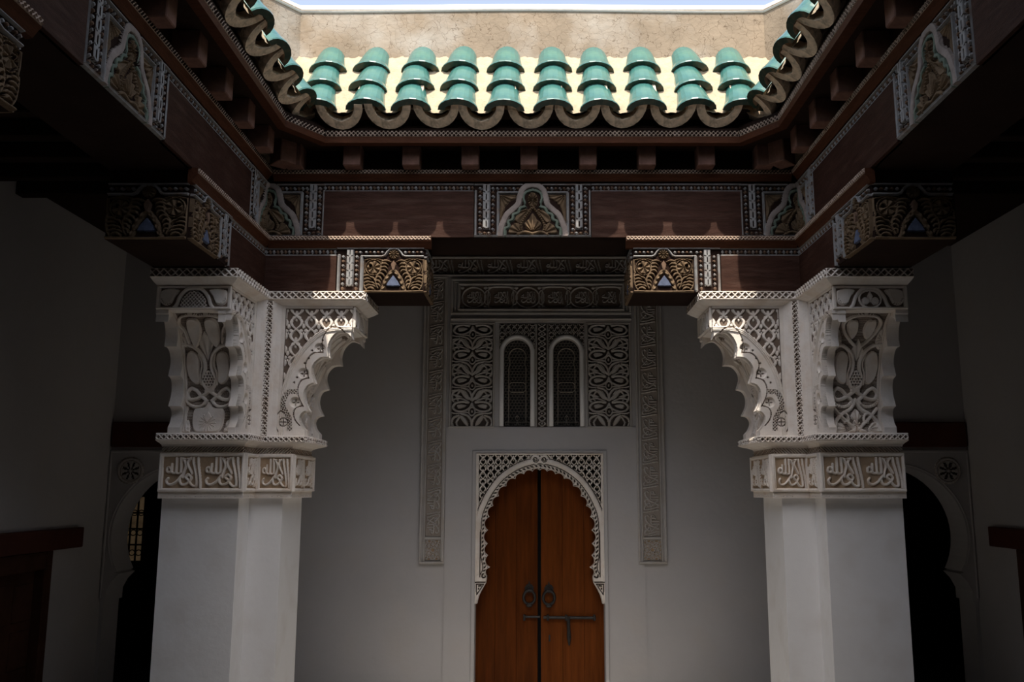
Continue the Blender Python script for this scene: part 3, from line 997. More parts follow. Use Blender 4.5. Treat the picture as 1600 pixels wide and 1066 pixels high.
def corbel_cv(step=7.5):
    cv = Cv(135, 1495, 172, 888, step)
    c = 608
    # top border that rises into an arch
    for s in (0, 1):
        f = (lambda x: x) if s == 0 else (lambda x: 2 * c - x)
        cv.stroke([(f(140), 318), (f(420), 318), (f(470), 300), (f(500), 250), (f(545), 205), (f(608), 196)], 34, 0.9, 1, smooth=False)
        studs(cv, f(150), 252, f(460), 252, 5, 32, 26)
    rail(cv, 135, 190, 1495, 190, 24)
    cv.disc(608, 285, 80, 75, 0.95, 4, rib=10)
    for s in (0, 1):
        g = (lambda p: p) if s == 0 else (lambda p: (2 * c - p[0], p[1]))
        G = lambda P: [g(p) for p in P]
        q = g((300, 492))
        cv.ring(q[0], q[1], 124, 122, 20, 0.75, 4)
        cv.disc(q[0], q[1], 104, 104, 0.9, 4, rib=7)
        q = g((252, 465)); cv.hole(q[0], q[1], 26, 1.0, 0)
        # stem that runs down from the bud to the foot
        cv.stroke(G([(600, 540), (548, 600), (490, 690), (462, 790), (430, 862)]), 66, 1.0, 4, rib=86, soft=14)
        # wing of curled leaflets between disc and stem
        for x, y, x2, y2, x3, y3 in ((430, 395, 500, 385, 560, 405), (420, 440, 480, 430, 520, 455), (432, 490, 480, 485, 515, 515), (430, 540, 470, 540, 500, 575),
                                     (405, 590, 440, 600, 462, 635), (375, 640, 405, 655, 425, 690), (365, 700, 395, 715, 412, 750), (370, 760, 395, 775, 402, 812)):
            cv.stroke(G([(x - 25, y + 22), (x, y), (x2, y2), (x3, y3)]), 42, 0.95, 4, taper=True)
        cv.stroke(G([(440, 400), (412, 480), (402, 560), (350, 640), (340, 730), (372, 820)]), 34, 0.8, 4)
        # outer wing below the disc
        for x, y in ((160, 630), (168, 680), (178, 730), (195, 780), (225, 822)):
            cv.stroke(G([(x - 22, y + 26), (x, y), (x + 50, y - 12), (x + 100, y + 8)]), 40, 0.9, 4, taper=True)
        cv.stroke(G([(150, 600), (148, 700), (165, 790), (200, 850)]), 32, 0.8, 4)
        for x, y in ((285, 740), (300, 785), (285, 828)):
            cv.stroke(G([(x - 30, y - 14), (x, y - 8), (x + 40, y + 20)]), 38, 0.95, 4, taper=True)
        cv.stroke(G([(240, 640), (300, 660), (322, 700)]), 36, 0.85, 4, taper=True)
        cv.stroke(G([(146, 380), (142, 470), (160, 580)]), 34, 0.7, 4)
        cv.stroke(G([(170, 372), (300, 352), (430, 372)]), 22, 0.6, 4)
    cv.stroke([(150, 868), (608, 878), (1066, 868)], 34, 0.8, 4, smooth=False)
    cv.fill([(608, 380), (655, 450), (640, 520), (608, 560), (576, 520), (561, 450)], 1.05, 6)
    cv.fill([(608, 590), (745, 790), (471 + 0, 790)], 0.1, 0, sink=True)
    cv.fill([(612, 612), (690, 720), (722, 788), (608, 798), (500, 788), (530, 720)], 0.75, 5)
    # border column between the carving and the plain board
    cv.fill([(1066, 320), (1495, 320), (1495, 890), (1066, 890)], 0.0, 0, sink=True)
    rail(cv, 1105, 320, 1105, 850, 52)
    studs(cv, 1182, 290, 1182, 860, 8, 30, 34)
    bar(cv, 1285, 205, 790, 56, 13)
    studs(cv, 1392, 290, 1392, 860, 8, 30, 34)
    rail(cv, 1460, 300, 1460, 870, 48)
    studs(cv, 1100, 252, 1215, 252, 2, 32, 26)
    return cv

def flipx(cv):
    cv.H = cv.H[:, ::-1].copy(); cv.Z = cv.Z[:, ::-1].copy(); cv.M = cv.M[:, ::-1].copy()
    return cv

def planar(cv, name, wd, ht, depth=0.020, skirt=0.012, mats=WM):
    # local: x to the right, z up (0 = bottom), facing -Y
    return cv.mesh(name, (0, 0, ht), (wd, 0, 0), (0, 0, -ht), (0, -1, 0), depth, mats, skirt=skirt, zoff=0)

BPW, BPH = 0.845, 0.400
cvp = beam_panel_cv()
ME_BP = planar(cvp, 'carved_panel', BPW, BPH)
half = BPW * (1570 - 795) / 1550
def half_panel(right):
    cv = beam_panel_cv()
    k = cv.X[0] >= 790 if right else cv.X[0] <= 800
    cv.x = cv.x[k]; cv.X = cv.X[:, k]; cv.Y = cv.Y[:, k]; cv.H = cv.H[:, k]; cv.Z = cv.Z[:, k]; cv.M = cv.M[:, k]
    cv.nx = cv.X.shape[1]; cv.b = (cv.x[0], cv.x[-1], cv.b[2], cv.b[3])
    return planar(cv, 'carved_panel', half, BPH)
ME_BPR, ME_BPL = half_panel(True), half_panel(False)
CPW, CPH = 0.625, 0.330
ME_CP = planar(corbel_cv(), 'carved_panel', CPW, CPH)
ME_CPF = planar(flipx(corbel_cv()), 'carved_panel', CPW, CPH)
cve = corbel_cv()
k = cve.X[0] <= 1081
cve.x = cve.x[k]
for a_ in ('X', 'Y', 'H', 'Z', 'M'): setattr(cve, a_, getattr(cve, a_)[:, k])
cve.nx = len(cve.x); cve.b = (cve.x[0], cve.x[-1], cve.b[2], cve.b[3])
ME_CE = planar(cve, 'end_panel', TH - 0.01, CPH)

def border_mesh(length, ht, flip=False):
    """rail, row of studs, rail"""
    s = 0.0042
    cv = Cv(0, length, 0, ht, s)
    rail(cv, 0, ht * 0.10, length, ht * 0.10, ht * 0.19)
    rail(cv, 0, ht * 0.90, length, ht * 0.90, ht * 0.19)
    n = max(1, int(round(length / 0.0275)))
    studs(cv, 0, ht * 0.5, length, ht * 0.5, n, 0.0125, ht * 0.24)
    return planar(cv, 'stud_border', length, ht, 0.012, 0.008)

def place(me, name, parent, p0, p1, mats=None):
    return link(name, me, parent, matrix=Matrix.Translation(-WO[parent.name]) @ along((p0[0], p0[1], p0[2] + EYE), p1))

def face_pt(face, t, off=0.0):
    """point on a court face: t metres from its left end as seen from the court"""
    (x, y), (dx, dy), (nx, ny) = face
    return (x + dx * t + nx * off, y + dy * t + ny * off)

FACE_B = ((XL, YB), (1, 0), (0, -1))
FACE_L = ((XL, YF), (0, 1), (1, 0))
FACE_R = ((XR, YB), (0, -1), (-1, 0))

def beam(name, label, face, length, box, mt, panels, full_at):
    t = thing(name, label, 'beam', ((box[0] + box[1]) / 2, (box[2] + box[3]) / 2, Z1 + EYE))
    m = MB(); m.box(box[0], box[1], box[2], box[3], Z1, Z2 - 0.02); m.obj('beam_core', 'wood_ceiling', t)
    zb = Z1 + 0.005
    def at(me, nm, a, L, z):
        p, q = face_pt(face, a, 0.004), face_pt(face, a + L, 0.004)
        return place(me, nm, t, (p[0], p[1], z), q)
    spans = []
    edges = [half - 0.02]
    at(ME_BPR, 'carved_panel', 0.0, half, zb)
    for f in full_at:
        at(ME_BP, 'carved_panel', f - BPW / 2, BPW, zb)
        spans.append((edges[-1], f - BPW / 2)); edges.append(f + BPW / 2)
    at(ME_BPL, 'carved_panel', length - half, half, zb)
    spans.append((edges[-1], length - half + 0.02))
    bh = 0.064
    for a, b in spans:
        a += 0.0; b -= 0.0
        at(border_mesh(b - a, bh), 'stud_border', a, b - a, zb + BPH - bh)
        p, q = face_pt(face, a, 0.016), face_pt(face, b, -0.02)
        m = MB(); m.box(p[0], q[0], p[1], q[1], Z1, zb + BPH - bh + 0.004, bev=0.002)
        m.obj('plain_board', mt, t)
    return t
LB = XR - XL
beam('architrave_beam', 'painted timber beam with carved panel spanning the back of the court above the doorway', FACE_B, LB, (XL - TH, XR + TH, YB + 0.004, YB + TH), 'wood', 3, [1.918])
LS = YB - YF
beam('architrave_beam', 'painted timber beam with carved panels running along the left side of the court', FACE_L, LS, (XL - TH, XL - 0.004, YF - TH, YB), 'wood_side', 3, [LS / 2])
beam('architrave_beam', 'painted timber beam with carved panels running along the right side of the court', FACE_R, LS, (XR + 0.004, XR + TH, YF - TH, YB), 'wood_side', 3, [LS / 2])

def corbel(label, face, a, b, end_left, box, mt, endface):
    """corbel beam on one arm of a pillar: face span a..b, carved end on the left or right"""
    t = thing('corbel_beam', label, 'corbel', ((box[0] + box[1]) / 2, (box[2] + box[3]) / 2, Z0 + EYE), group=None)
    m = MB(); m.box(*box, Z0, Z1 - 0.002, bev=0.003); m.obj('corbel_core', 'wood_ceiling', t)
    def at(me, nm, p_, L, z, off=0.004):
        p, q = face_pt(face, p_, off), face_pt(face, p_ + L, off)
        return place(me, nm, t, (p[0], p[1], z), q)
    ztop = Z0 + CPH
    bh = 0.066
    if end_left:
        at(ME_CP, 'carved_panel', a, CPW, Z0); s0, s1 = a + CPW, b
    else:
        at(ME_CPF, 'carved_panel', b - CPW, CPW, Z0); s0, s1 = a, b - CPW
    at(border_mesh(s1 - s0, bh), 'stud_border', s0, s1 - s0, ztop - bh)
    p, q = face_pt(face, s0, 0.016), face_pt(face, s1, -0.02)
    m = MB(); m.box(p[0], q[0], p[1], q[1], Z0, ztop - bh + 0.004, bev=0.002); m.obj('plain_board', mt, t)
    # end panel
    (e0, e1) = endface
    place(ME_CE, 'end_panel', t, (e0[0], e0[1], Z0), e1)
    # ledge: lattice strip and red cavetto
    L = b - a
    ext = 0.05
    aa, bb = (a - ext if end_left else a + 0.03), (b - 0.03 if end_left else b + ext)
    p, q = face_pt(face, aa, 0.052), face_pt(face, bb, 0.052)
    me = strip_mesh('lattice_strip', bb - aa, 0.034, 0.026, 0.009, ['paint_brown', 'strip_tan'], 0.005)
    place(me, 'lattice_strip', t, (p[0], p[1], Z1 - 0.032), q)
    m = MB(0)
    prof = [(0.004, 0.034), (0.004, 0.0), (0.0, -0.002), (0.016, -0.018), (0.034, -0.046), (0.06, -0.050), (0.06, 0.034)]
    m.sweep([[(0, u, v) for u, v in prof], [(bb - aa, u, v) for u, v in prof]])
    place(m.mesh('ledge_molding', ['wood_red']), 'ledge_molding', t, (p[0], p[1], Z1 - 0.034), q)
    return t
AL, AR, BLEN = 1.145, 1.200, 1.37
corbel('carved corbel beam on the left pillar pointing right towards the doorway', FACE_B, 0.0, AL, False, (XL - TH, XL + AL, YB + 0.004, YB + TH), 'wood', ((XL + AL + 0.003, YB), (XL + AL + 0.003, YB + TH)))
corbel('carved corbel beam on the right pillar pointing left towards the doorway', FACE_B, LB - AR, LB, True, (XR - AR, XR + TH, YB + 0.004, YB + TH), 'wood', ((XR - AR - 0.003, YB + TH), (XR - AR - 0.003, YB)))
corbel('carved corbel beam on the left pillar pointing towards the viewer', FACE_L, LS - BLEN, LS, True, (XL - TH, XL - 0.004, YB - BLEN, YB), 'wood_side', ((XL - TH, YB - BLEN - 0.003), (XL, YB - BLEN - 0.003)))
corbel('carved corbel beam on the right pillar pointing towards the viewer', FACE_R, 0.0, BLEN, False, (XR + 0.004, XR + TH, YB - BLEN, YB), 'wood_side', ((XR, YB - BLEN - 0.003), (XR + TH, YB - BLEN - 0.003)))
corbel('carved end of a corbel beam at the upper left edge of the picture', FACE_L, 0.0, BLEN, False, (XL - TH, XL - 0.004, YF - 0.1, YF + BLEN), 'wood_side', ((XL, YF + BLEN + 0.003), (XL - TH, YF + BLEN + 0.003)))

# ------------------------------------------------------------------ pillars (local: dx outwards from the timber corner, dy to the back)
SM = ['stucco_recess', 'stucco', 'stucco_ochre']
NT, EN, OUT = -0.022, 0.205, 0.53
def ring(a, b, z, c=0.0):
    return [(-OUT - c, -(EN + b), z), (NT + a, -(EN + b), z), (NT + a, -NT - a, z), (EN + b, -NT - a, z), (EN + b, OUT + c, z), (-OUT - c, OUT + c, z)]
def faces_of(a, b):
    r = ring(a, b, 0)
    return [(r[0], r[1]), (r[1], r[2]), (r[2], r[3]), (r[3], r[4])]

def PXl(px, py):
    return (0.654 - (552 - px) * 0.00447, 1.265 - (py - 482) * 0.00452)

# scalloped outline of a bracket: x outwards, z up
LOBES = [[(0.645, 1.098), (0.650, 1.050)],
         [(0.650, 1.050), (0.610, 1.088), (0.551, 1.098), (0.503, 1.050), (0.484, 0.985), (0.492, 0.918)],
         [(0.492, 0.918), (0.430, 0.912), (0.388, 0.870), (0.377, 0.815), (0.400, 0.738)],
         [(0.400, 0.738), (0.352, 0.720), (0.330, 0.670), (0.335, 0.610), (0.368, 0.542)],
         [(0.368, 0.542), (0.325, 0.530), (0.306, 0.490), (0.322, 0.440), (0.352, 0.405)]]
edge = []
for lb in LOBES:
    p = spline(lb, 5) if len(lb) > 2 else np.array(lb)
    edge += [tuple(q) for q in p]
OUTL = [(0.12, 1.300), (0.655, 1.300), (0.655, 1.105)] + edge + [(0.352, 0.360), (0.12, 0.360)]
SOFF = np.array([(0.640, 1.128), (0.560, 1.112), (0.480, 1.055), (0.410, 0.960), (0.345, 0.830), (0.300, 0.690), (0.280, 0.560), (0.285, 0.440), (0.305, 0.365)])
SOFFS = spline(SOFF, 6)
ARCHV = [(0.665, 1.120), (0.536, 1.120), (0.435, 1.092), (0.325, 0.990), (0.246, 0.865), (0.203, 0.750), (0.188, 0.650), (0.184, 0.540), (0.184, 0.36)]

def ogee(cv, x0, y0, px, py, wd, keep, disc=True):
    """staggered net of crossing waves with palmette lumps in the cells; only where keep(X,Y)"""
    X, Y = (cv.X - x0) / px, (cv.Y - y0) / py
    a = 0.36 * np.cos(np.pi * Y)
    d1 = np.abs((X - a) % 1 - 0.5) * px; d2 = np.abs((X + a) % 1 - 0.5) * px
    d = np.minimum(d1, d2)
    on = sst((wd / 2 - d) / (wd * 0.3))
    # lumps: pairs of round leaves above a drop in every cell
    Xc = (X + 0.5 * (np.floor(Y) % 2)) % 1 - 0.5; Yc = Y % 1 - 0.5
    for (ox, oy, rx, ry) in ((-0.16, 0.12, 0.15, 0.15), (0.16, 0.12, 0.15, 0.15), (0, -0.20, 0.12, 0.24), (0, 0.33, 0.08, 0.12)):
        q = np.hypot((Xc - ox) / rx, (Yc - oy) / ry)
        on = np.maximum(on, sst((1.0 - q) / 0.35))
    k = keep
    cv.H[k] = np.where(on > 0, -1.0 + on, -1.0)[k]
    cv.Z[k] = np.where(on > 0.45, 1, 0)[k]

def bracket_face():
    cv = Cv(0.145, 0.655, 1.290, 0.365, 0.0034)
    cv.Z[:] = 1
    full = (slice(0, cv.ny), slice(0, cv.nx))
    cv.M = cv.inside(OUTL, full)
    arc = spline(ARCHV, 6)
    sp = [(0.183, 1.262), (0.648, 1.262), (0.648, 1.138), (0.536, 1.138)] + [(x - 0.012, z + 0.014) for x, z in arc[8:40] if z > 0.66]
    reg = cv.inside(sp, full)
    ogee(cv, 0.20, 1.262, 0.105, -0.095, 0.030, reg)
    cv.cut([(0.180, 1.265), (0.652, 1.265)], 0.010, 0.5, 0, smooth=False)
    cv.cut([(0.178, 1.265), (0.176, 0.60), (0.165, 0.50)], 0.008, 0.5, 0, smooth=False)
    H0 = cv.H.copy()
    cv.H = np.maximum(cv.H, -1)
    W = cv.dist(arc, 0.03)
    w_, D, S, L = W
    k = D < 0.019
    cv.H[w_] = np.where(k, 0.9 * sst((0.019 - D) / 0.008) - 0.5 * sst((0.004 - np.abs(D - 0.006)) / 0.003), cv.H[w_])
    cv.Z[w_] = np.where(k, 1, cv.Z[w_])
    # lobed groove that follows the scallops
    g = []
    for lb in LOBES[1:]:
        p = spline(lb, 4)
        for i in range(0, len(p), 2):
            t = p[min(i + 1, len(p) - 1)] - p[max(i - 1, 0)]
            n = np.array([-t[1], t[0]]) / (np.hypot(*t) + 1e-9)
            g.append(tuple(p[i] - 0.0 + np.array([-0.046, 0.036])))
    cv.cut(g, 0.009, 0.7, 0)
    for px, py in ((501, 545), (477, 584), (466, 629)):
        x, z = PXl(px, py)
        w_ = cv.win(x - 0.05, x + 0.05, z - 0.05, z + 0.05)
        if w_ is None: w_ = full
        D = np.hypot(cv.X - x, cv.Y - z)
        cv.H -= 2.6 * sst((0.040 - D) / 0.012) * (0.6 + 0.4 * np.clip((cv.Y - z) / 0.04, -1, 1))
        for k in range(4):
            a = math.pi / 4 * 0 + k * math.pi / 2
            D2 = np.hypot((cv.X - x - 0.014 * math.cos(a)) / (0.011 if k % 2 == 0 else 0.004), (cv.Y - z - 0.014 * math.sin(a)) / (0.004 if k % 2 == 0 else 0.011))
            cv.H -= 0.8 * (D2 < 1); cv.Z[D2 < 1] = 0
    for px, py in ((505, 532), (489, 548), (484, 560), (478, 568), (467, 590), (463, 598)):
        x, z = PXl(px, py)
        D = np.hypot(cv.X - x, cv.Y - z); cv.H[D < 0.007] -= 0.8; cv.Z[D < 0.007] = 0
    # pierced scale band and the incised leaf at the foot
    band = spline([PXl(*q) for q in ((466, 612), (455, 613), (449, 622), (447, 634), (453, 645), (458, 656), (459, 672))], 5)
    w_, D, S, L = cv.dist(band, 0.02)
    per = 0.021
    v = np.where(D < 0.017, np.minimum(np.abs(((S + D) / per) % 1 - .5), np.abs(((S - D) / per) % 1 - .5)) * per, 0)
    hit = (D < 0.017) & (v > 0.0035)
    cv.H[w_][hit] -= 0.8; cv.Z[w_][hit] = 0
    cv.cut([PXl(*q) for q in ((424, 652), (426, 647), (432, 645), (438, 647), (444, 642), (450, 645))], 0.009, 0.7, 0)
    cv.cut([PXl(*q) for q in ((424, 652), (430, 657), (436, 664), (441, 673))], 0.009, 0.7, 0)
    x, z = PXl(449, 659)
    cv.cut([(x + 0.028 * math.cos(t), z + 0.028 * math.sin(t)) for t in np.linspace(0, 2 * math.pi, 14)], 0.007, 0.6, 0)
    cv.cut([(x - 0.02, z), (x + 0.02, z)], 0.006, 0.6, 0, smooth=False); cv.cut([(x, z - 0.02), (x, z + 0.02)], 0.006, 0.6, 0, smooth=False)
    # plane y = -0.012, facing -Y
    me = cv.mesh('spandrel_panel', (0.145, -0.012, 1.290), (0.51, 0, 0), (0, 0, 0.365 - 1.290), (0, -1, 0), 0.011, SM, skirt=0.036)
    return me

def soffit_cv(variant):
    cv = Cv(280, 354, 492, 662, 0.75)
    c = 317
    g = 1.0
    def st(p, w, **k): cv.stroke(p, w, 1.0, 1, mirror=c, groove=0.0, **k)
    def leaf(p, rib=None, h=0.9): cv.fill(p, h, 1, smooth=True, mirror=c, rib=rib, soft=2.2)
    if variant == 0:
        st([(317, 496), (303, 494), (288, 500), (282, 512), (288, 524), (291, 540)], 4.5)
        leaf([(302, 502), (312, 506), (314, 522), (308, 540), (300, 548), (294, 536), (292, 518), (295, 506)])
        leaf([(283, 518), (289, 526), (290, 540), (283, 546)], rib=((283, 530), 10))
        cv.fill([(317, 524), (329, 542), (317, 566), (305, 542)], 0.45, 1, rib=((317, 566), 16), soft=2)
    else:
        st([(317, 494), (300, 498), (289, 510), (293, 525), (304, 538), (312, 545)], 5)
        leaf([(300, 505), (310, 508), (313, 524), (306, 536), (297, 526), (295, 512)])
        leaf([(282, 522), (288, 528), (291, 542), (283, 550)], rib=((283, 535), 9))
        cv.fill([(317, 535), (327, 552), (317, 566), (307, 552)], 0.5, 1, rib=((317, 566), 14), soft=2)
    st([(281, 543), (294, 545), (305, 553), (311, 564), (312, 576), (308, 588), (310, 600), (322, 606)], 5.5)
    leaf([(287, 555), (297, 553), (304, 562), (303, 580), (303, 594), (295, 597), (286, 588), (283, 570)])
    st([(304, 556), (308, 570), (304, 584), (305, 598)], 2.2)
    cv.disc(317, 590, 10.5, 11.5, 0.75, 1)
    for i in range(-3, 4):
        for j in range(-3, 4):
            x, y = 317 + i * 4.4 + (j % 2) * 2.2, 590 + j * 3.9
            if math.hypot((x - 317) / 10, (y - 590) / 11) < 0.95: cv.hole(x, y, 1.25, 0.7, 0)
    st([(322, 603), (309, 611), (296, 617), (286, 617), (283, 609), (289, 603), (297, 606), (303, 612), (311, 618), (310, 623)], 5.2)
    st([(283, 612), (284, 622), (294, 627), (305, 626), (313, 619)], 4.6, rib=3.2 if variant else 0)
    if variant == 0:
        leaf([(317, 622), (310, 628), (296, 629), (292, 640), (294, 654), (301, 662), (317, 662)], h=0.7)
        cv.disc(317, 649, 14, 13, 0.95, 1, rib=15)
        cv.fill([(317, 632), (325, 642), (317, 651), (309, 642)], 1.1, 1, soft=2)
        leaf([(281, 650), (287, 645), (291, 662), (281, 662)], rib=((281, 662), 9))
        st([(284, 628), (281, 640), (286, 660)], 4)
    else:
        st([(317, 618), (309, 630), (296, 637), (286, 646), (283, 660)], 5.5)
        st([(284, 630), (296, 642), (308, 652), (313, 658), (305, 662)], 5)
        leaf([(317, 630), (325, 640), (317, 646), (309, 640)], rib=((317, 650), 14))
        cv.disc(317, 652, 6, 8, 0.9, 1, rib=7)
        leaf([(282, 652), (292, 648), (300, 658), (290, 662), (282, 662)], rib=((300, 658), 13))
        st([(296, 636), (303, 638), (305, 646), (299, 648)], 3.5)
    for x in (281.2, 352.8): cv.stroke([(x, 492), (x, 662)], 2.4, 1.0, 1, smooth=False)
    return cv
DY0, DY1 = 0.070, 0.384
def soffit_mesh(variant):
    cv = soffit_cv(variant)
    zs = SOFFS[::-1, 1]; xs = SOFFS[::-1, 0]
    def f(fx, fy, h):
        # fy 0 = top ; walk along the curve by arc length
        seg = np.hypot(np.diff(SOFFS[:, 0]), np.diff(SOFFS[:, 1])); s = np.concatenate([[0], np.cumsum(seg)])
        t = 0.06 * s[-1] + fy * 0.93 * s[-1]
        x = np.interp(t, s, SOFFS[:, 0]); z = np.interp(t, s, SOFFS[:, 1])
        dx = np.gradient(x, axis=0); dz = np.gradient(z, axis=0)
        L = np.hypot(dx, dz)
        nx, nz = -dz / L, dx / L          # outward / downward
        G = np.zeros(x.shape + (3,))
        G[..., 0] = x + nx * h; G[..., 2] = z + nz * h
        G[..., 1] = DY1 + (DY0 - DY1) * fx
        return G
    me = cv.mesh('soffit_panel', 0, 0, 0, 0, 0.020, SM, skirt=0.002, func=f)
    me.flip_normals()
    return me

def frieze_mesh(variant):
    cv = Cv(243, 360, 449, 483, 0.85)
    c = 301.5
    for y in (450, 481.5): cv.stroke([(243, y), (360, y)], 4, 0.9, 1, smooth=False)
    for x in (245, 358): cv.stroke([(x, 449), (x, 483)], 8, 0.9, 1, smooth=False)
    cv.stroke([(270, 482), (275, 476), (280, 464), (290, 454), (301.5, 452)], 5.5, 1.0, 1, mirror=c)
    if variant == 0:
        W = cv.win(243, 360, 449, 483)
        per = 5.6
        X, Y = cv.X - c, cv.Y - 482
        d = np.minimum(np.abs(((X + Y) / per) % 1 - .5), np.abs(((X - Y) / per) % 1 - .5)) * per
        on = (np.hypot(X / 21, Y / 26) < 1) & (d < 1.1)
        cv.H[on] = np.maximum(cv.H[on], 0.7); cv.Z[on] = 1
    else:
        cv.ring(c, 468, 17, 13, 3, 0.9, 1)
        cv.disc(294, 471, 6, 6, 0.9, 1, mirror=c); cv.fill([(c, 456), (306, 464), (c, 474), (297, 464)], 0.9, 1)
    cv.fill([(250, 457), (262, 453), (278, 455), (272, 464), (266, 475), (256, 477), (249, 470)], 0.9, 1, smooth=True, mirror=c, soft=2)
    for k in range(6):
        a = 1.2 + k * 0.32
        cv.hole(261 + 9.5 * math.cos(a), 465 + 10 * math.sin(a), 0.8, 0.5, 0, mirror=c)
    # plane x = 0.66, facing +X ; design x follows -dy
    return cv.mesh('frieze_panel', (0.657, 0.464, 1.280), (0, -0.474, 0), (0, 0, -0.150), (1, 0, 0), 0.014, SM, skirt=0.004)

ME_FACE = bracket_face()
ME_SOFF = [soffit_mesh(0), soffit_mesh(1)]
ME_FRZ = [frieze_mesh(0), frieze_mesh(1)]
m = MB(); m.prism(OUTL, 'y', 0.022, DY0); ME_RIB0 = m.mesh('scalloped_rib', ['stucco'])
m = MB(); m.prism(OUTL, 'y', DY1, 0.464); ME_RIB1 = m.mesh('scalloped_rib', ['stucco'])
m = MB()
m.prism([(0.0, 1.300), (0.650, 1.300), (0.650, 1.128)] + [tuple(p) for p in SOFFS] + [(0.0, 0.365)], 'y', DY0 - 0.004, DY1 + 0.004)
# corner post, cavettos around the sunk face, cove and slab of the abacus
m.box(-0.01, 0.105, -0.062, 0.02, 0.36, 1.312)
m.prism([(0.105, -0.062), (0.122, -0.040), (0.150, -0.016), (0.150, 0.02), (0.105, 0.02)], 'z', 0.36, 1.312)
ME_CORE = m.mesh('bracket', ['stucco'])
m = MB()
m.box(0.0, 0.735, -0.068, 0.482, 1.318, Z0 - 0.004)
m.sweep([[(0.0, -0.010 - o * 0.8, z), (0.659 + o, -0.010 - o * 0.8, z), (0.659 + o, 0.466 + o * 0.2, z), (0.0, 0.466 + o * 0.2, z)]
         for o, z in ((0.0, 1.283), (0.008, 1.287), (0.024, 1.294), (0.045, 1.303), (0.066, 1.314), (0.072, 1.320), (0.072, 1.330))])
ME_ABA = m.mesh('abacus', ['stucco'])
ME_LT = strip_mesh('lattice_strip', 0.735 - 0.064, 0.060, 0.048, 0.015, SM[:2], 0.010)
ME_LTE = strip_mesh('lattice_strip', 0.545, 0.060, 0.048, 0.015, SM[:2], 0.010)
ME_LV = strip_mesh('lattice_strip', 0.945, 0.040, 0.034, 0.0115, SM[:2], 0.010)
MV = Matrix(((0, 1, 0, 0), (-1, 0, 0, 0), (0, 0, 1, 0), (0, 0, 0, 1)))

def bracket(pil, M, variant):
    b = link('bracket', ME_CORE, pil, matrix=M)
    k = dict(matrix=I4)
    link('scalloped_rib', ME_RIB0, b, **k)
    link('scalloped_rib', ME_RIB1, b, **k)
    link('abacus', ME_ABA, b, **k)
    link('spandrel_panel', ME_FACE, b, **k)
    link('soffit_panel', ME_SOFF[variant], b, **k)
    link('frieze_panel', ME_FRZ[variant], b, **k)
    link('lattice_strip', ME_LT, b, matrix=Matrix.Translation((0.064, -0.070, 1.318 + EYE)))
    link('lattice_strip', ME_LTE, b, matrix=along((0.737, -0.064, 1.318 + EYE), (0.737, 0.481)))
    # vertical strip: local x up
    R = Matrix(((0, 0, -1, 0.105), (0, 1, 0, -0.064), (1, 0, 0, 0.365 + EYE), (0, 0, 0, 1)))
    link('lattice_strip', ME_LV, b, matrix=R)
    return b

def text_unit(cv, ox, oy, sx, sy, zone=1):
    """the words of the band, drawn in a 700 x 520 unit"""
    def T(p): return [(ox + (x - 70) * sx, oy + (y - 130) * sy) for x, y in p]
    W = 47 * min(sx, sy) if sx > 0.6 * sy else 44 * (sx * 0.6 + sy * 0.25)
    def st(p, k=1.0): cv.stroke(T(p), W * k, 1.0, zone)
    st([(178, 488), (150, 525), (170, 575), (230, 592), (310, 560), (370, 505), (405, 462), (425, 445)])
    st([(385, 490), (395, 550), (430, 590), (500, 585), (555, 545), (600, 480), (545, 425), (495, 468), (550, 520), (600, 590), (650, 620), (695, 612), (700, 550), (685, 450), (655, 330), (625, 230), (618, 150)])
    st([(706, 150), (718, 260), (742, 400), (765, 540), (772, 645)])
    st([(240, 250), (236, 310), (230, 360), (195, 388), (152, 372), (155, 320), (192, 302), (218, 335), (245, 392), (300, 402), (316, 360), (316, 150)], 0.95)
    st([(316, 370), (340, 405), (392, 400), (404, 350), (393, 150)], 0.95)
    st([(430, 158), (470, 215), (490, 285), (468, 355), (448, 420), (440, 470)])
    st([(572, 150), (525, 205), (522, 255), (552, 315), (585, 365), (605, 405)])
    st([(430, 165), (470, 168)], 0.8); st([(520, 160), (572, 165)], 0.8)

def band_face(p0, p1, units, flip, name='inscription_panel', z0=-0.012, z1=0.242):
    L = math.hypot(p1[0] - p0[0], p1[1] - p0[1]); H = z1 - z0
    cv = Cv(0, L, 0, H, 0.0030)
    cv.Z[:] = 2
    rim = 0.020
    x0, x1 = rim, L - rim
    uw = (x1 - x0) / units
    for k in range(units):
        text_unit(cv, x0 + k * uw + 0.004, 0.026, (uw - 0.002) / 715, (H - 0.052) / 520)
    cv.stroke([(x0, 0.02), (x0 + 0.003, H - 0.02)], 0.012, 1.0, 1, smooth=False)
    for a, b in (((0, 0.011), (L, 0.011)), ((0, H - 0.011), (L, H - 0.011))): cv.stroke([a, b], 0.026, 1.12, 1, smooth=False, soft=0.006)
    for x in (0.009, L - 0.009): cv.stroke([(x, 0), (x, H)], 0.022, 1.12, 1, smooth=False, soft=0.006)
    if flip: flipx(cv)
    me = cv.mesh(name, (0, 0, H), (L, 0, 0), (0, 0, -H), (0, -1, 0), 0.015, SM, skirt=0.004, zoff=0)
    return me, along((p0[0], p0[1], z0 + EYE), p1)

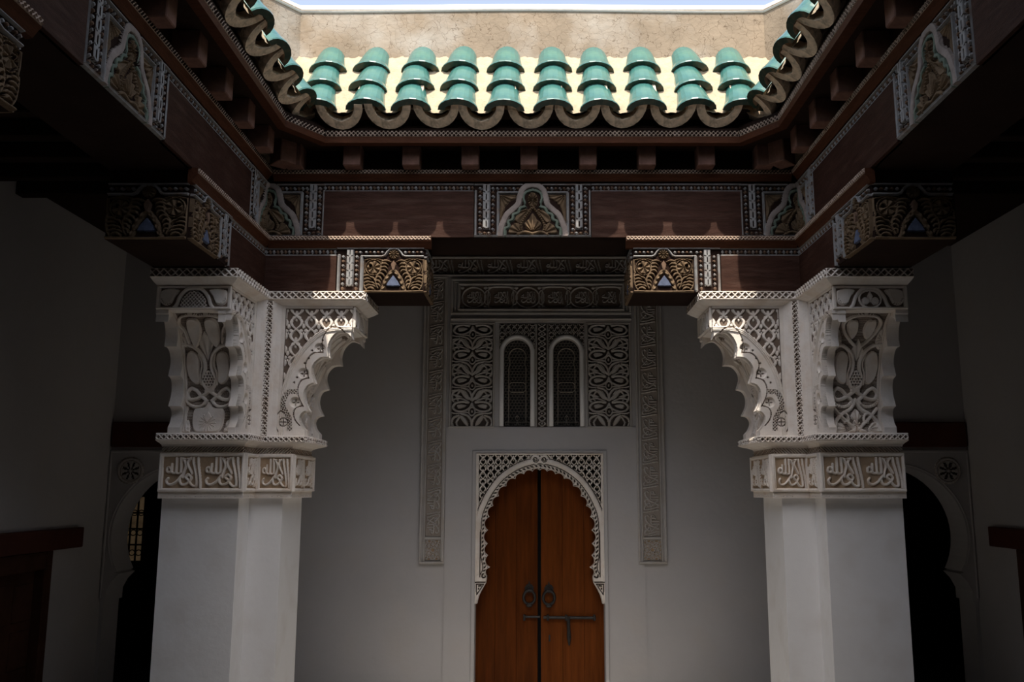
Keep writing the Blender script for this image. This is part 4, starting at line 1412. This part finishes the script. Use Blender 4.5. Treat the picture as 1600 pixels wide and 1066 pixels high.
def fillet_face(p0, p1, z0, z1):
    L = math.hypot(p1[0] - p0[0], p1[1] - p0[1]); H = z1 - z0
    cv = Cv(0, L, 0, H, 0.0036)
    cv.Z[:] = 1
    x = 0.0; lvl = 0.28
    pts = [(0, H * 0.6)]
    while x < L:
        x2 = min(L, x + 0.10)
        pts += [(x2, H * 0.6)]
        cv.cut([(x2 - 0.01, H * 0.6), (x2 + 0.012, H * 0.98)], 0.009, 0.8, 0, smooth=False)
        cv.cut([(x2 + 0.05, H * 0.55), (x2 + 0.03, H * 0.05)], 0.009, 0.8, 0, smooth=False)
        x = x2 + 0.03
        pts += [(x, H * 0.5)]
    cv.cut(pts, 0.009, 0.8, 0, smooth=False)
    return cv.mesh('fillet_panel', (0, 0, H), (L, 0, 0), (0, 0, -H), (0, -1, 0), 0.008, SM, skirt=0.004, zoff=0), along((p0[0], p0[1], z0 + EYE), p1)

def hatch_face(p0, p1, z0, z1):
    L = math.hypot(p1[0] - p0[0], p1[1] - p0[1]); H = z1 - z0
    cv = Cv(0, L, 0, H, 0.0032)
    cv.H = 0.5 + 0.5 * np.cos(2 * np.pi * (cv.X + 1.1 * cv.Y) / 0.021)
    cv.Z = np.where(cv.H > 0.40, 1, 0)
    return cv.mesh('hatched_strip', (0, 0, H), (L, 0, 0), (0, 0, -H), (0, -1, 0), 0.009, SM, skirt=0.003, zoff=0), along((p0[0], p0[1], z0 + EYE), p1)

def pillar(label, cx, flip, variant):
    t = thing('pillar', label, 'pillar', (cx, YB, 0.0))
    if flip: t.scale = (-1, 1, 1)
    k = dict(matrix=I4)
    def P(m, nm, mt, par=t): return link(nm, m.mesh(nm, [mt]), par, **k)
    m = MB(); m.sweep([ring(0, 0, FLOOR), ring(0, 0, -0.050)]); P(m, 'shaft', 'plaster_pillar')
    m = MB(); m.sweep([ring(0.050, 0.072, -0.054), ring(0.050, 0.072, -0.016)]); fl = P(m, 'fillet_molding', 'stucco')
    m = MB(); m.sweep([ring(0.050, 0.074, -0.018), ring(0.050, 0.074, 0.246)]); bd = P(m, 'inscription_band', 'stucco')
    m = MB(); m.sweep([ring(0.034, 0.052, 0.240), ring(0.034, 0.052, 0.286)]); ht = P(m, 'hatched_band', 'stucco')
    m = MB()
    m.sweep([ring(0.040, 0.058, 0.284), ring(0.044, 0.070, 0.296), ring(0.062, 0.110, 0.307), ring(0.096, 0.166, 0.318), ring(0.096, 0.166, 0.362), ring(0.088, 0.158, 0.368)])
    bs = P(m, 'base_molding', 'stucco')
    m = MB(); m.box(-0.464, 0.0, -0.0, 0.464, 0.36, Z0 - 0.004); P(m, 'capital_core', 'stucco')
    for i, (a, b) in enumerate(faces_of(0.051, 0.075)):
        me, M = band_face(a, b, (2, 1, 1, 2)[i], flip)
        link('inscription_panel', me, bd, matrix=M)
    for i, (a, b) in enumerate(faces_of(0.051, 0.073)):
        me, M = fillet_face(a, b, -0.050, -0.018); link('incised_strip', me, fl, matrix=M)
    for i, (a, b) in enumerate(faces_of(0.035, 0.053)):
        me, M = hatch_face(a, b, 0.247, 0.284); link('hatched_strip', me, ht, matrix=M)
    for i, (a, b) in enumerate(faces_of(0.098, 0.168)):
        L = math.hypot(b[0] - a[0], b[1] - a[1])
        me = strip_mesh('lattice_strip', L, 0.042, 0.036, 0.0125, SM[:2], 0.009)
        link('lattice_strip', me, bs, matrix=along((a[0], a[1], 0.319 + EYE), b))
    bracket(t, I4, variant)
    R = Matrix(((0, -1, 0, 0), (-1, 0, 0, 0), (0, 0, 1, 0), (0, 0, 0, 1)))
    bracket(t, R, variant)
    return t
pillar('white stucco pillar with inscribed band and scalloped brackets, left of the doorway', XL, False, 0)
pillar('white stucco pillar with inscribed band and scalloped brackets, right of the doorway', XR, True, 1)

# ------------------------------------------------------------------ carved plaster on the back wall
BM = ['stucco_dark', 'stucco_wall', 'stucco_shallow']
YW = WB - 0.002
def on_wall(me, name, parent, x0, z0, y=YW):
    return link(name, me, parent, matrix=Matrix.Translation(-WO[parent.name]) @ Matrix.Translation((x0, y, z0 + EYE)))
def rails(m, x0, x1, z0, z1, w, y0, y1, bev=0.004):
    m.box(x0, x1, y0, y1, z1 - w, z1, bev=bev); m.box(x0, x1, y0, y1, z0, z0 + w, bev=bev)
    m.box(x0, x0 + w, y0, y1, z0 + w, z1 - w, bev=bev); m.box(x1 - w, x1, y0, y1, z0 + w, z1 - w, bev=bev)

# --- vertical inscription strips
def inscription_strip(label, fx0, fx1, tx0, tx1, right):
    t = thing('inscription_strip', label, 'inscription', ((fx0 + fx1) / 2, WB, -0.63 + EYE))
    m = MB()
    zb, zt = -0.63, 1.926
    m.box(fx0, fx1, WB - 0.011, WB + 0.004, zb, zt)
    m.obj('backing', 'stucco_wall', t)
    m = MB()
    rails(m, fx0, fx1, zb, zt, 0.018, WB - 0.034, WB - 0.014)
    m.box(tx0 - 0.012, tx0, WB - 0.030, WB - 0.014, zb + 0.02, zt - 0.02, bev=0.003); m.box(tx1, tx1 + 0.012, WB - 0.030, WB - 0.014, zb + 0.02, zt - 0.02, bev=0.003)
    m.box(tx0, tx1, WB - 0.030, WB - 0.014, -0.425, -0.405, bev=0.003)
    m.obj('frame', 'stucco_wall', t)
    zs = -0.40
    L, H = zt - 0.02 - zs, tx1 - tx0
    cv = Cv(0, L, 0, H, 0.0052)
    cv.Z[:] = 2
    n = 11; uw = L / n
    for k in range(n): text_unit(cv, k * uw + 0.004, 0.012, uw / 720, (H - 0.024) / 520)
    if right: me = cv.mesh('inscription_panel', (tx1, WB - 0.016, zs + L), (0, 0, -L), (-H, 0, 0), (0, -1, 0), 0.013, BM, skirt=0.004)
    else: me = cv.mesh('inscription_panel', (tx0, WB - 0.016, zs), (0, 0, L), (H, 0, 0), (0, -1, 0), 0.013, BM, skirt=0.004)
    link('inscription_panel', me, t)
    # interlaced square at the foot
    S = 0.175
    cv = Cv(0, tx1 - tx0, 0, S, 0.0042)
    cv.Z[:] = 0
    c = ((tx1 - tx0) / 2, S / 2)
    for k in range(4):
        for s in (-1, 1):
            for o in (0.018, 0.045, 0.072):
                a = k * math.pi / 4 + math.pi / 8
                d = np.array([math.cos(a), math.sin(a)]); q = np.array([-d[1], d[0]])
                if o > 0.06 and k % 2: continue
                p = np.array(c) + s * o * q
                cv.stroke([tuple(p - 0.2 * d), tuple(p + 0.2 * d)], 0.0085, 1.0, 1, smooth=False)
    for x in (0.0, tx1 - tx0): cv.stroke([(x, 0), (x, S)], 0.016, 1.0, 1, smooth=False)
    for y in (0.0, S): cv.stroke([(0, y), (tx1 - tx0, y)], 0.016, 1.0, 1, smooth=False)
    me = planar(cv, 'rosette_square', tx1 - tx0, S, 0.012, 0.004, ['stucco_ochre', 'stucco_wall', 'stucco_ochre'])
    on_wall(me, 'rosette_square', t, tx0, -0.60, WB - 0.016)
    return t
inscription_strip('tall carved inscription strip on the wall left of the door', -1.020, -0.805, -0.972, -0.832, False)
inscription_strip('tall carved inscription strip on the wall right of the door', 0.888, 1.135, 0.930, 1.088, True)

# --- pierced arabesque panels beside the little windows
def arabesque_mesh():
    cv = Cv(46, 404, 46, 990, 4.2)
    c = 225
    def st(p, w=21, **k): cv.stroke(p, w, 1.0, 1, mirror=c, **k)
    q = 0.74
    for o in (0, 236, 472, 708):
        f = lambda P: [(x, 990 - (990 - y) * q - o) for x, y in P]
        st(f([(225, 985), (216, 905), (184, 850), (135, 832)]))
        cv.fill(f([(120, 845), (160, 868), (190, 930), (196, 985), (166, 962), (136, 905)]), 1.0, 1, smooth=True, mirror=c)
        st(f([(70, 1000), (52, 940), (68, 880), (112, 852)]))
        st(f([(104, 985), (92, 935), (108, 892), (118, 870)]), 17)
        st(f([(225, 705), (200, 765), (140, 802), (84, 790), (63, 750), (82, 702), (140, 684), (192, 692)]))
        cv.fill(f([(98, 722), (140, 712), (178, 730), (146, 758), (106, 765)]), 0.9, 1, smooth=True, mirror=c)
        cv.ring(225, 990 - 190 * q - o, 27, 38, 14, 1.0, 1); cv.disc(225, 990 - 190 * q - o, 9, 14, 0.8, 1)
        st(f([(225, 668), (184, 612), (140, 566), (92, 540), (50, 552)]), 19)
        cv.fill(f([(58, 590), (106, 596), (146, 628), (98, 632)]), 0.9, 1, smooth=True, mirror=c)
        st(f([(46, 662), (110, 640), (150, 652), (196, 686)]), 17)
        st(f([(46, 810), (80, 826), (120, 824), (160, 812), (196, 816)]), 15)
        st(f([(160, 545), (186, 590), (196, 640), (214, 660)]), 14)
    for x in (46, 404): cv.stroke([(x, 46), (x, 990)], 14, 1.0, 1, smooth=False)
    for y in (46, 990): cv.stroke([(46, y), (404, y)], 14, 1.0, 1, smooth=False)
    return cv
ME_ARB = planar(arabesque_mesh(), 'arabesque_relief', 0.372, 0.93, 0.020, 0.006, BM)
def arabesque(label, x0):
    t = thing('arabesque_panel', label, 'carved panel', (x0 + 0.186, WB, 0.556 + EYE))
    on_wall(ME_ARB, 'arabesque_relief', t, x0, 0.556, WB - 0.010)
    m = MB(); rails(m, x0 - 0.016, x0 + 0.388, 0.546, 1.498, 0.014, WB - 0.028, WB + 0.004, 0.003); m.obj('frame', 'stucco_wall', t)
    m = MB(); m.box(x0 - 0.004, x0 + 0.376, WB - 0.005, WB + 0.004, 0.552, 1.490); m.obj('backing', 'stucco_dark', t)
arabesque('pierced arabesque stucco panel left of the twin lattice windows', -0.762)
arabesque('pierced arabesque stucco panel right of the twin lattice windows', 0.462)

# --- narrow lattice panel between the windows
t = thing('mullion_panel', 'narrow pierced stucco panel between the twin lattice windows', 'carved panel', (0.049, WB, 0.556 + EYE))
cv = Cv(0, 0.112, 0, 0.93, 0.0048)
d1 = np.abs(cv.X - 0.056 - 0.028 * np.cos(np.pi * cv.Y / 0.045)); d2 = np.abs(cv.X - 0.056 + 0.028 * np.cos(np.pi * cv.Y / 0.045))
d3 = np.abs(np.abs(cv.X - 0.056) - 0.050)
on = sst((0.010 - np.minimum(np.minimum(d1, d2), d3)) / 0.005)
on = np.maximum(on, sst((0.012 - np.hypot(cv.X - 0.056, ((cv.Y / 0.09 + 0.5) % 1 - 0.5) * 0.09)) / 0.005))
cv.H = on; cv.Z = np.where(on > 0.45, 1, 0)
on_wall(planar(cv, 'lattice_relief', 0.112, 0.93, 0.016, 0.006, BM), 'lattice_relief', t, -0.007, 0.556, WB - 0.008)
m = MB(); m.box(-0.006, 0.104, WB - 0.004, WB + 0.004, 0.556, 1.486); m.obj('backing', 'stucco_dark', t)

# --- twin round-headed windows with lattice screens
def window(name, x0, x1):
    cx, w2 = (x0 + x1) / 2, (x1 - x0) / 2
    w = thing(name, kind='structure', loc=(cx, WB, 0.558 + EYE))
    R, zs = 0.118, 1.235
    hole = [(cx - R, 0.558)] + [(cx - R * math.cos(a), zs + R * math.sin(a)) for a in np.linspace(0, math.pi, 20)] + [(cx + R, 0.558)]
    m = MB()
    m.prism([(x0, 0.558)] + hole + [(x1, 0.558), (x1, 1.487), (x0, 1.487)], 'y', WB - 0.006, WB + 0.14)
    m.obj('surround', 'stucco_wall', w)
    m = MB()
    path = [(cx - R - 0.020, 0.56), (cx - R - 0.020, 0.9)] + [(cx - (R + 0.020) * math.cos(a), zs + (R + 0.020) * math.sin(a)) for a in np.linspace(0, math.pi, 22)] + [(cx + R + 0.020, 0.9), (cx + R + 0.020, 0.56)]
    rings = []
    for i, (x, z) in enumerate(path):
        a = path[max(i - 1, 0)]; b = path[min(i + 1, len(path) - 1)]
        tx, tz = b[0] - a[0], b[1] - a[1]; L = math.hypot(tx, tz); nx, nz = -tz / L, tx / L
        rings.append([(x + nx * u, WB - v, z + nz * u) for u, v in ((0.020, 0.004), (0.016, 0.022), (0.0, 0.028), (-0.016, 0.022), (-0.020, 0.0), (0, -0.01))])
    m.sweep(rings); m.obj('arch_molding', 'plaster_pillar', w, smooth=True)
    # spandrel relief over the arch
    cv = Cv(x0, x1, 1.487, zs - 0.02, 0.0048)
    D = np.hypot(cv.X - cx, np.maximum(cv.Y - zs, 0))
    cv.M = (D > R + 0.040)
    cv.Z[:] = 1
    ogee(cv, cx, 1.487, 0.055, -0.05, 0.011, cv.M)
    link('spandrel_relief', cv.mesh('spandrel_relief', (x0, WB - 0.020, 1.487), (x1 - x0, 0, 0), (0, 0, zs - 0.02 - 1.487), (0, -1, 0), 0.012, BM, skirt=0.012), w)
    # lattice screen: honeycomb mesh with a drawn arch, a belt and little squares
    cv = Cv(cx - R, cx + R, zs + R, 0.558, 0.0042)
    px, pz = 0.030, 0.026
    row = np.floor(cv.Y / pz); X = cv.X - cx + (row % 2) * px / 2
    q = np.hypot(((X / px + 0.5) % 1 - 0.5) * px, ((cv.Y / pz) % 1 - 0.5) * pz * 1.05)
    cv.H = sst((q - 0.0095) / 0.003) * 0.6; cv.Z = np.where(q > 0.0115, 1, 0)
    cv.M = np.hypot(cv.X - cx, np.maximum(cv.Y - zs, 0)) < R + 0.001
    r2 = 0.078
    arch = [(cx - r2, 0.60), (cx - r2, 1.10), (cx - r2 * 0.86, 1.13)] + [(cx - r2 * math.cos(a) , 1.20 + r2 * math.sin(a)) for a in np.linspace(-0.5, math.pi + 0.5, 18)] + [(cx + r2 * 0.86, 1.13), (cx + r2, 1.10), (cx + r2, 0.60)]
    cv.stroke(arch, 0.010, 1.3, 2, smooth=False)
    belt = [(cx - 0.055, 0.875), (cx + 0.055, 0.875), (cx + 0.075, 0.895), (cx + 0.075, 0.945), (cx + 0.055, 0.965), (cx - 0.055, 0.965), (cx - 0.075, 0.945), (cx - 0.075, 0.895)]
    cv.stroke(belt, 0.009, 1.3, 2, smooth=False, closed=True)
    cv.stroke([(cx - 0.10, 0.605), (cx + 0.10, 0.605)], 0.009, 1.3, 2, smooth=False)
    for dx in (-0.095, -0.018, 0.018, 0.095):
        cv.stroke([(cx + dx - 0.012, 0.583), (cx + dx + 0.012, 0.583), (cx + dx + 0.012, 0.607), (cx + dx - 0.012, 0.607)], 0.007, 1.3, 2, smooth=False, closed=True)
    cv.stroke([(cx, 0.60), (cx, 0.655)], 0.008, 1.3, 2, smooth=False); cv.ring(cx, 0.64, 0.016, 0.022, 0.007, 1.3, 2)
    link('lattice_screen', cv.mesh('lattice_screen', (cx - R, WB + 0.085, zs + R), (2 * R, 0, 0), (0, 0, 0.558 - zs - R), (0, -1, 0), 0.010, ['dark_room', 'lattice_dark', 'lattice_metal'], skirt=0.002), w)
    m = MB(); m.box(x0, x1, WB + 0.088, WB + 0.14, 0.558, 1.487); m.obj('screen_backing', 'dark_room', w)
window('window_1', *WIN[0]); window('window_2', *WIN[1])

# --- long carved panel above the windows, frieze and painted cornice under the ceiling
t = thing('long_panel', 'long framed panel of carved interlace above the twin windows', 'carved panel', (0.045, WB, 1.50 + EYE))
m = MB()
rails(m, -0.775, 0.862, 1.572, 1.905, 0.020, WB - 0.034, WB + 0.004); rails(m, -0.745, 0.832, 1.594, 1.880, 0.014, WB - 0.024, WB + 0.004, 0.003); rails(m, -0.712, 0.800, 1.608, 1.862, 0.016, WB - 0.038, WB + 0.004)
m.obj('frame', 'stucco_wall', t)
m = MB(); m.box(-0.775, 0.862, WB - 0.034, WB, 1.520, 1.540, bev=0.005); m.box(-0.775, 0.862, WB - 0.022, WB, 1.500, 1.520, bev=0.003); m.obj('ledge_molding', 'stucco_wall', t)
x0, x1, z0, z1 = -0.694, 0.782, 1.626, 1.844
cv = Cv(0, x1 - x0, 0, z1 - z0, 0.0052)
hh = z1 - z0
n = 6; uw = (x1 - x0) / n
for k in range(n):
    cx, cy = (k + 0.5) * uw, hh / 2
    if k % 2: cv.stroke([(cx - uw * .46, cy - hh * .30), (cx - uw * .30, cy - hh * .44), (cx + uw * .30, cy - hh * .44), (cx + uw * .46, cy - hh * .30), (cx + uw * .46, cy + hh * .30), (cx + uw * .30, cy + hh * .44), (cx - uw * .30, cy + hh * .44), (cx - uw * .46, cy + hh * .30)], 0.013, 1, 1, closed=True)
    else: cv.ring(cx, cy, uw * .44, hh * .43, 0.013, 1, 1)
    text_unit(cv, cx - uw * 0.30, cy - hh * 0.26, uw * 0.6 / 715, hh * 0.52 / 520)
    cv.ring(cx + uw / 2, cy, uw * .10, hh * .30, 0.010, 1, 1)
    for sx in (-1, 1):
        for sy in (-1, 1): cv.disc(cx + sx * uw * .43, cy + sy * hh * .41, 0.018, 0.014, 0.8, 1)
on_wall(planar(cv, 'interlace_relief', x1 - x0, hh, 0.014, 0.004, ['stucco_recess', 'stucco_wall', 'stucco_ochre']), 'interlace_relief', t, x0, z0)

t = thing('carved_frieze', 'carved inscription frieze high on the back wall under the ceiling', 'frieze', (0.06, WB, 1.93 + EYE))
x0, x1, z0, z1 = -1.02, 1.135, 1.930, 2.112
m = MB(); rails(m, x0, x1, z0, z1, 0.014, WB - 0.034, WB + 0.004, 0.003); m.obj('frame', 'stucco_wall', t)
cv = Cv(0, x1 - x0, 0, z1 - z0, 0.0056); cv.Z[:] = 0
n = 8
for k in range(n): text_unit(cv, k * (x1 - x0) / n + 0.008, 0.022, (x1 - x0) / n / 740, (z1 - z0 - 0.044) / 520)
on_wall(planar(cv, 'inscription_panel', x1 - x0, z1 - z0, 0.014, 0.004, ['stucco_recess', 'stucco_wall', 'stucco_ochre']), 'inscription_panel', t, x0, z0)
t = thing('painted_cornice', 'dark painted wooden cornice where the back wall meets the ceiling', 'cornice', (0.06, WB, 2.11 + EYE))
m = MB(); m.box(-1.3, 1.42, WB - 0.06, WB, 2.114, CEIL); m.obj('cornice_board', 'wood_ceiling', t)
cv = Cv(0, 2.7, 0, 0.10, 0.009)
for k in range(18): cv.ring(0.075 + k * 0.15, 0.05, 0.06, 0.04, 0.016, 1, 6 if k % 2 else 4); cv.disc(0.075 + k * 0.15, 0.05, 0.025, 0.02, 0.8, 3)
on_wall(planar(cv, 'painted_relief', 2.7, 0.10, 0.010, 0.004), 'painted_relief', t, -1.29, 2.117, WB - 0.061)

# --- scalloped, pierced arch around the main door
t = thing('carved_arch', 'white pierced stucco arch with scalloped edge framing the brown door', 'arch', (0.03, WB, -0.9 + EYE))
K = 0.001287
AX0, AZ1 = 0.03 - 437.5 * K, 0.322 + 0.001
CUSP = [(112, 858), (131, 800), (118, 722), (115, 645), (116, 555), (124, 465), (152, 392), (188, 326), (240, 258), (302, 208), (362, 176), (420, 158), (470, 150)]
lobe = []
for (ax, ay), (bx, by) in zip(CUSP[:-1], CUSP[1:]):
    mx, my = (ax + bx) / 2, (ay + by) / 2
    ox, oy = mx - 470, my - 520
    L = math.hypot(ox, oy); ch = math.hypot(bx - ax, by - ay)
    nx, ny = -(by - ay) / ch, (bx - ax) / ch
    if nx * ox + ny * oy < 0: nx, ny = -nx, -ny
    for k in range(7):
        u = k / 7
        h = 0.30 * ch * math.sin(math.pi * u) ** 0.7 if 0 < u < 1 else 0
        lobe.append((ax + (bx - ax) * u + nx * h, ay + (by - ay) * u + ny * h))
foot = [(50, 1036), (52, 1022), (62, 985), (80, 950), (106, 905), (112, 880)]
left = foot + lobe
opening = left + [(470, 150)] + [(940 - x, y) for x, y in left[::-1]]
cv = Cv(32, 908, 33, 1036, 3.2)
cv.Z[:] = 1
full = (slice(0, cv.ny), slice(0, cv.nx))
opn = cv.inside(opening, full)
cv.M = ~opn
mid = [(x + (470 - x) * -0.0, y) for x, y in CUSP]
def offs(d):
    out = []
    for i, (x, y) in enumerate(CUSP):
        a = CUSP[max(i - 1, 0)]; b = CUSP[min(i + 1, len(CUSP) - 1)]
        tx, ty = b[0] - a[0], b[1] - a[1]; L = math.hypot(tx, ty); nx, ny = ty / L, -tx / L
        if nx * (x - 470) + ny * (y - 520) < 0: nx, ny = -nx, -ny
        out.append((x + nx * d, y + ny * d))
    return out + [(940 - x, y) for x, y in out[::-1][1:]]
sp = [(52, 44), (888, 44), (888, 400)] + [p for p in offs(92)[::-1] if p[1] < 400] + [(52, 400)]
reg = cv.inside(sp, full)
ogee(cv, 470, 44, 52, 46, 15, reg)
cv.cut(offs(88), 7, 0.5, 0); cv.cut(offs(46), 7, 0.5, 0)
cv.stroke(offs(68), 30, 0.7, 1)
band = spline(offs(22), 6)
w_, D, S, L = cv.dist(band, 30)
hit = (D < 17) & (np.abs(((S + 0.9 * D) / 28) % 1 - 0.5) < 0.25) & (D > 3.5)
cv.H[w_][hit] -= 0.9; cv.Z[w_][hit] = 0
for cx in (440, 499):
    cv.disc(cx, 76, 34, 32, 0.4, 1); cv.cut([(cx + 20 * math.cos(a) * (1 - a / 14), 76 + 20 * math.sin(a) * (1 - a / 14)) for a in np.linspace(0, 10, 24)], 6, 0.8, 0)
for x in (38, 902): cv.stroke([(x, 33), (x, 1036)], 14, 0.9, 1, smooth=False)
cv.stroke([(32, 38), (908, 38)], 12, 0.9, 1, smooth=False)
for s in (0, 1):
    f = (lambda x: x) if s == 0 else (lambda x: 940 - x)
    cv.cut([(f(34), 892), (f(104), 892)], 7, 0.6, 0, smooth=False)
    cv.cut([(f(42), 905), (f(92), 905), (f(46), 975)], 7, 0.6, 0, smooth=False, closed=True)
    for q in ((60, 918), (72, 916), (58, 936)): cv.hole(f(q[0]), q[1], 6, 0.7, 0)
    cv.cut([(f(66), 560), (f(66), 860)], 5, 0.4, 0, smooth=False)
WA, HA = 876 * K, 1003 * K
ax0 = 0.03 - 438 * K
link('arch_relief', cv.mesh('arch_relief', (ax0, WB - 0.022, AZ1), (WA, 0, 0), (0, 0, -HA), (0, -1, 0), 0.014, ['stucco_dark', 'stucco', 'stucco_shallow'], skirt=0.016), t, matrix=Matrix.Translation(-WO[t.name]))
m = MB()
T = lambda p: (ax0 + (p[0] - 32) * K, AZ1 - (p[1] - 33) * K)
m.prism([T((32, 1036))] + [T(p) for p in opening] + [T((908, 1036)), T((908, 33)), T((32, 33))], 'y', WB - 0.008, WB + 0.085)
m.obj('arch_core', 'stucco', t)

# --- plain horseshoe arches of the side passages, with rosettes and red lintels
def horseshoe(label, lab2, mir):
    S = (lambda x: x) if not mir else (lambda x: 0.05 - x)
    x0, x1, zt, zb = -3.765, -2.425, 0.345, -0.90
    t = thing('horseshoe_arch', label, 'arch', (S((x0 + x1) / 2), WB, zb + EYE))
    cx, cz, r = -3.097, -0.40, 0.610
    a0 = -0.50
    half_ = [(x0 + 0.05, zb - 0.05), (x0 + 0.05, -0.86), (x0 + 0.09, -0.78), (x0 + 0.15, -0.715), (cx - r * math.cos(a0) - 0.02, cz + r * math.sin(a0) - 0.01)]
    arc = [(cx - r * math.cos(a), cz + r * math.sin(a)) for a in np.linspace(a0, math.pi - a0, 40)]
    right_ = [(2 * cx - x, z) for x, z in half_[::-1]]
    opening = half_ + arc + right_
    poly = [(x0, zb - 0.05)] + opening + [(x1, zb - 0.05), (x1, zt), (x0, zt)]
    poly = [(S(x), z) for x, z in poly]
    m = MB(); m.prism(poly, 'y', WB - 0.020, WB + 0.305); m.obj('arch_body', 'plaster', t)
    m = MB()
    xa, xb = sorted((S(x0), S(x1)))
    m.box(xa, xb, WB - 0.034, WB - 0.018, zt - 0.018, zt + 0.004, bev=0.004)
    m.box(xa, xa + 0.018, WB - 0.034, WB - 0.018, zb - 0.02, zt - 0.018, bev=0.004); m.box(xb - 0.018, xb, WB - 0.034, WB - 0.018, zb - 0.02, zt - 0.018, bev=0.004)
    m.tube([(S(cx - (r + 0.022) * math.cos(a)), WB - 0.019, cz + (r + 0.022) * math.sin(a)) for a in np.linspace(a0 + 0.1, math.pi - a0 - 0.1, 40)], 0.007, 6)
    m.obj('edging', 'plaster', t)
    for rx in (-3.575, 2 * cx + 3.575):
        cv = Cv(-1, 1, -1, 1, 0.055)
        cv.M = np.hypot(cv.X, cv.Y) < 1
        cv.Z[:] = 1; cv.H[:] = 0.8
        for k in range(8):
            a = k * math.pi / 4 + math.pi / 8
            for rr, s1, s2 in ((0.45, 0.20, 0.085), (0.20, 0.08, 0.06)):
                ux, uy = math.cos(a), math.sin(a)
                u = cv.X * ux + cv.Y * uy - rr; v = -cv.X * uy + cv.Y * ux
                k_ = np.hypot(u / s1, v / s2) < 1; cv.H[k_] = 0; cv.Z[k_] = 0
        for rr in (0.93, 0.72):
            D = np.abs(np.hypot(cv.X, cv.Y) - rr); cv.H[D < 0.05] = 0.45; cv.Z[D < 0.03] = 2
        R = 0.125
        me = planar(cv, 'rosette', 2 * R, 2 * R, 0.012, 0.003, BM)
        on_wall(me, 'rosette', t, S(rx) - R, 0.170 - R, WB - 0.026)
    m = MB()
    xa, xb = sorted((S(-3.76), S(-2.35)))
    m.box(xa, xb, WB - 0.045, WB + 0.01, 0.375, 0.597, bev=0.008)
    props(m.obj('lintel_beam', 'lintel_red'), lab2, 'lintel')
horseshoe('plain white horseshoe arch with rosettes behind the left pillar', 'dark red beam set above the horseshoe arch behind the left pillar', False)
horseshoe('plain white horseshoe arch with rosettes behind the right pillar', 'dark red beam set above the horseshoe arch behind the right pillar', True)

# ------------------------------------------------------------------ every labelled top-level object is a thing; mesh things get their origin at the base
for o in list(SC.objects):
    if o.parent or o.type in ('CAMERA', 'LIGHT'): continue
    if o.get('label'): o['kind'] = 'thing'
    if o.type == 'MESH' and not o.children and o.matrix_basis == I4:
        co = np.zeros(len(o.data.vertices) * 3); o.data.vertices.foreach_get('co', co); co = co.reshape(-1, 3)
        c = Vector(((co[:, 0].min() + co[:, 0].max()) / 2, (co[:, 1].min() + co[:, 1].max()) / 2, co[:, 2].min()))
        o.data.transform(Matrix.Translation(-c)); o.location = c
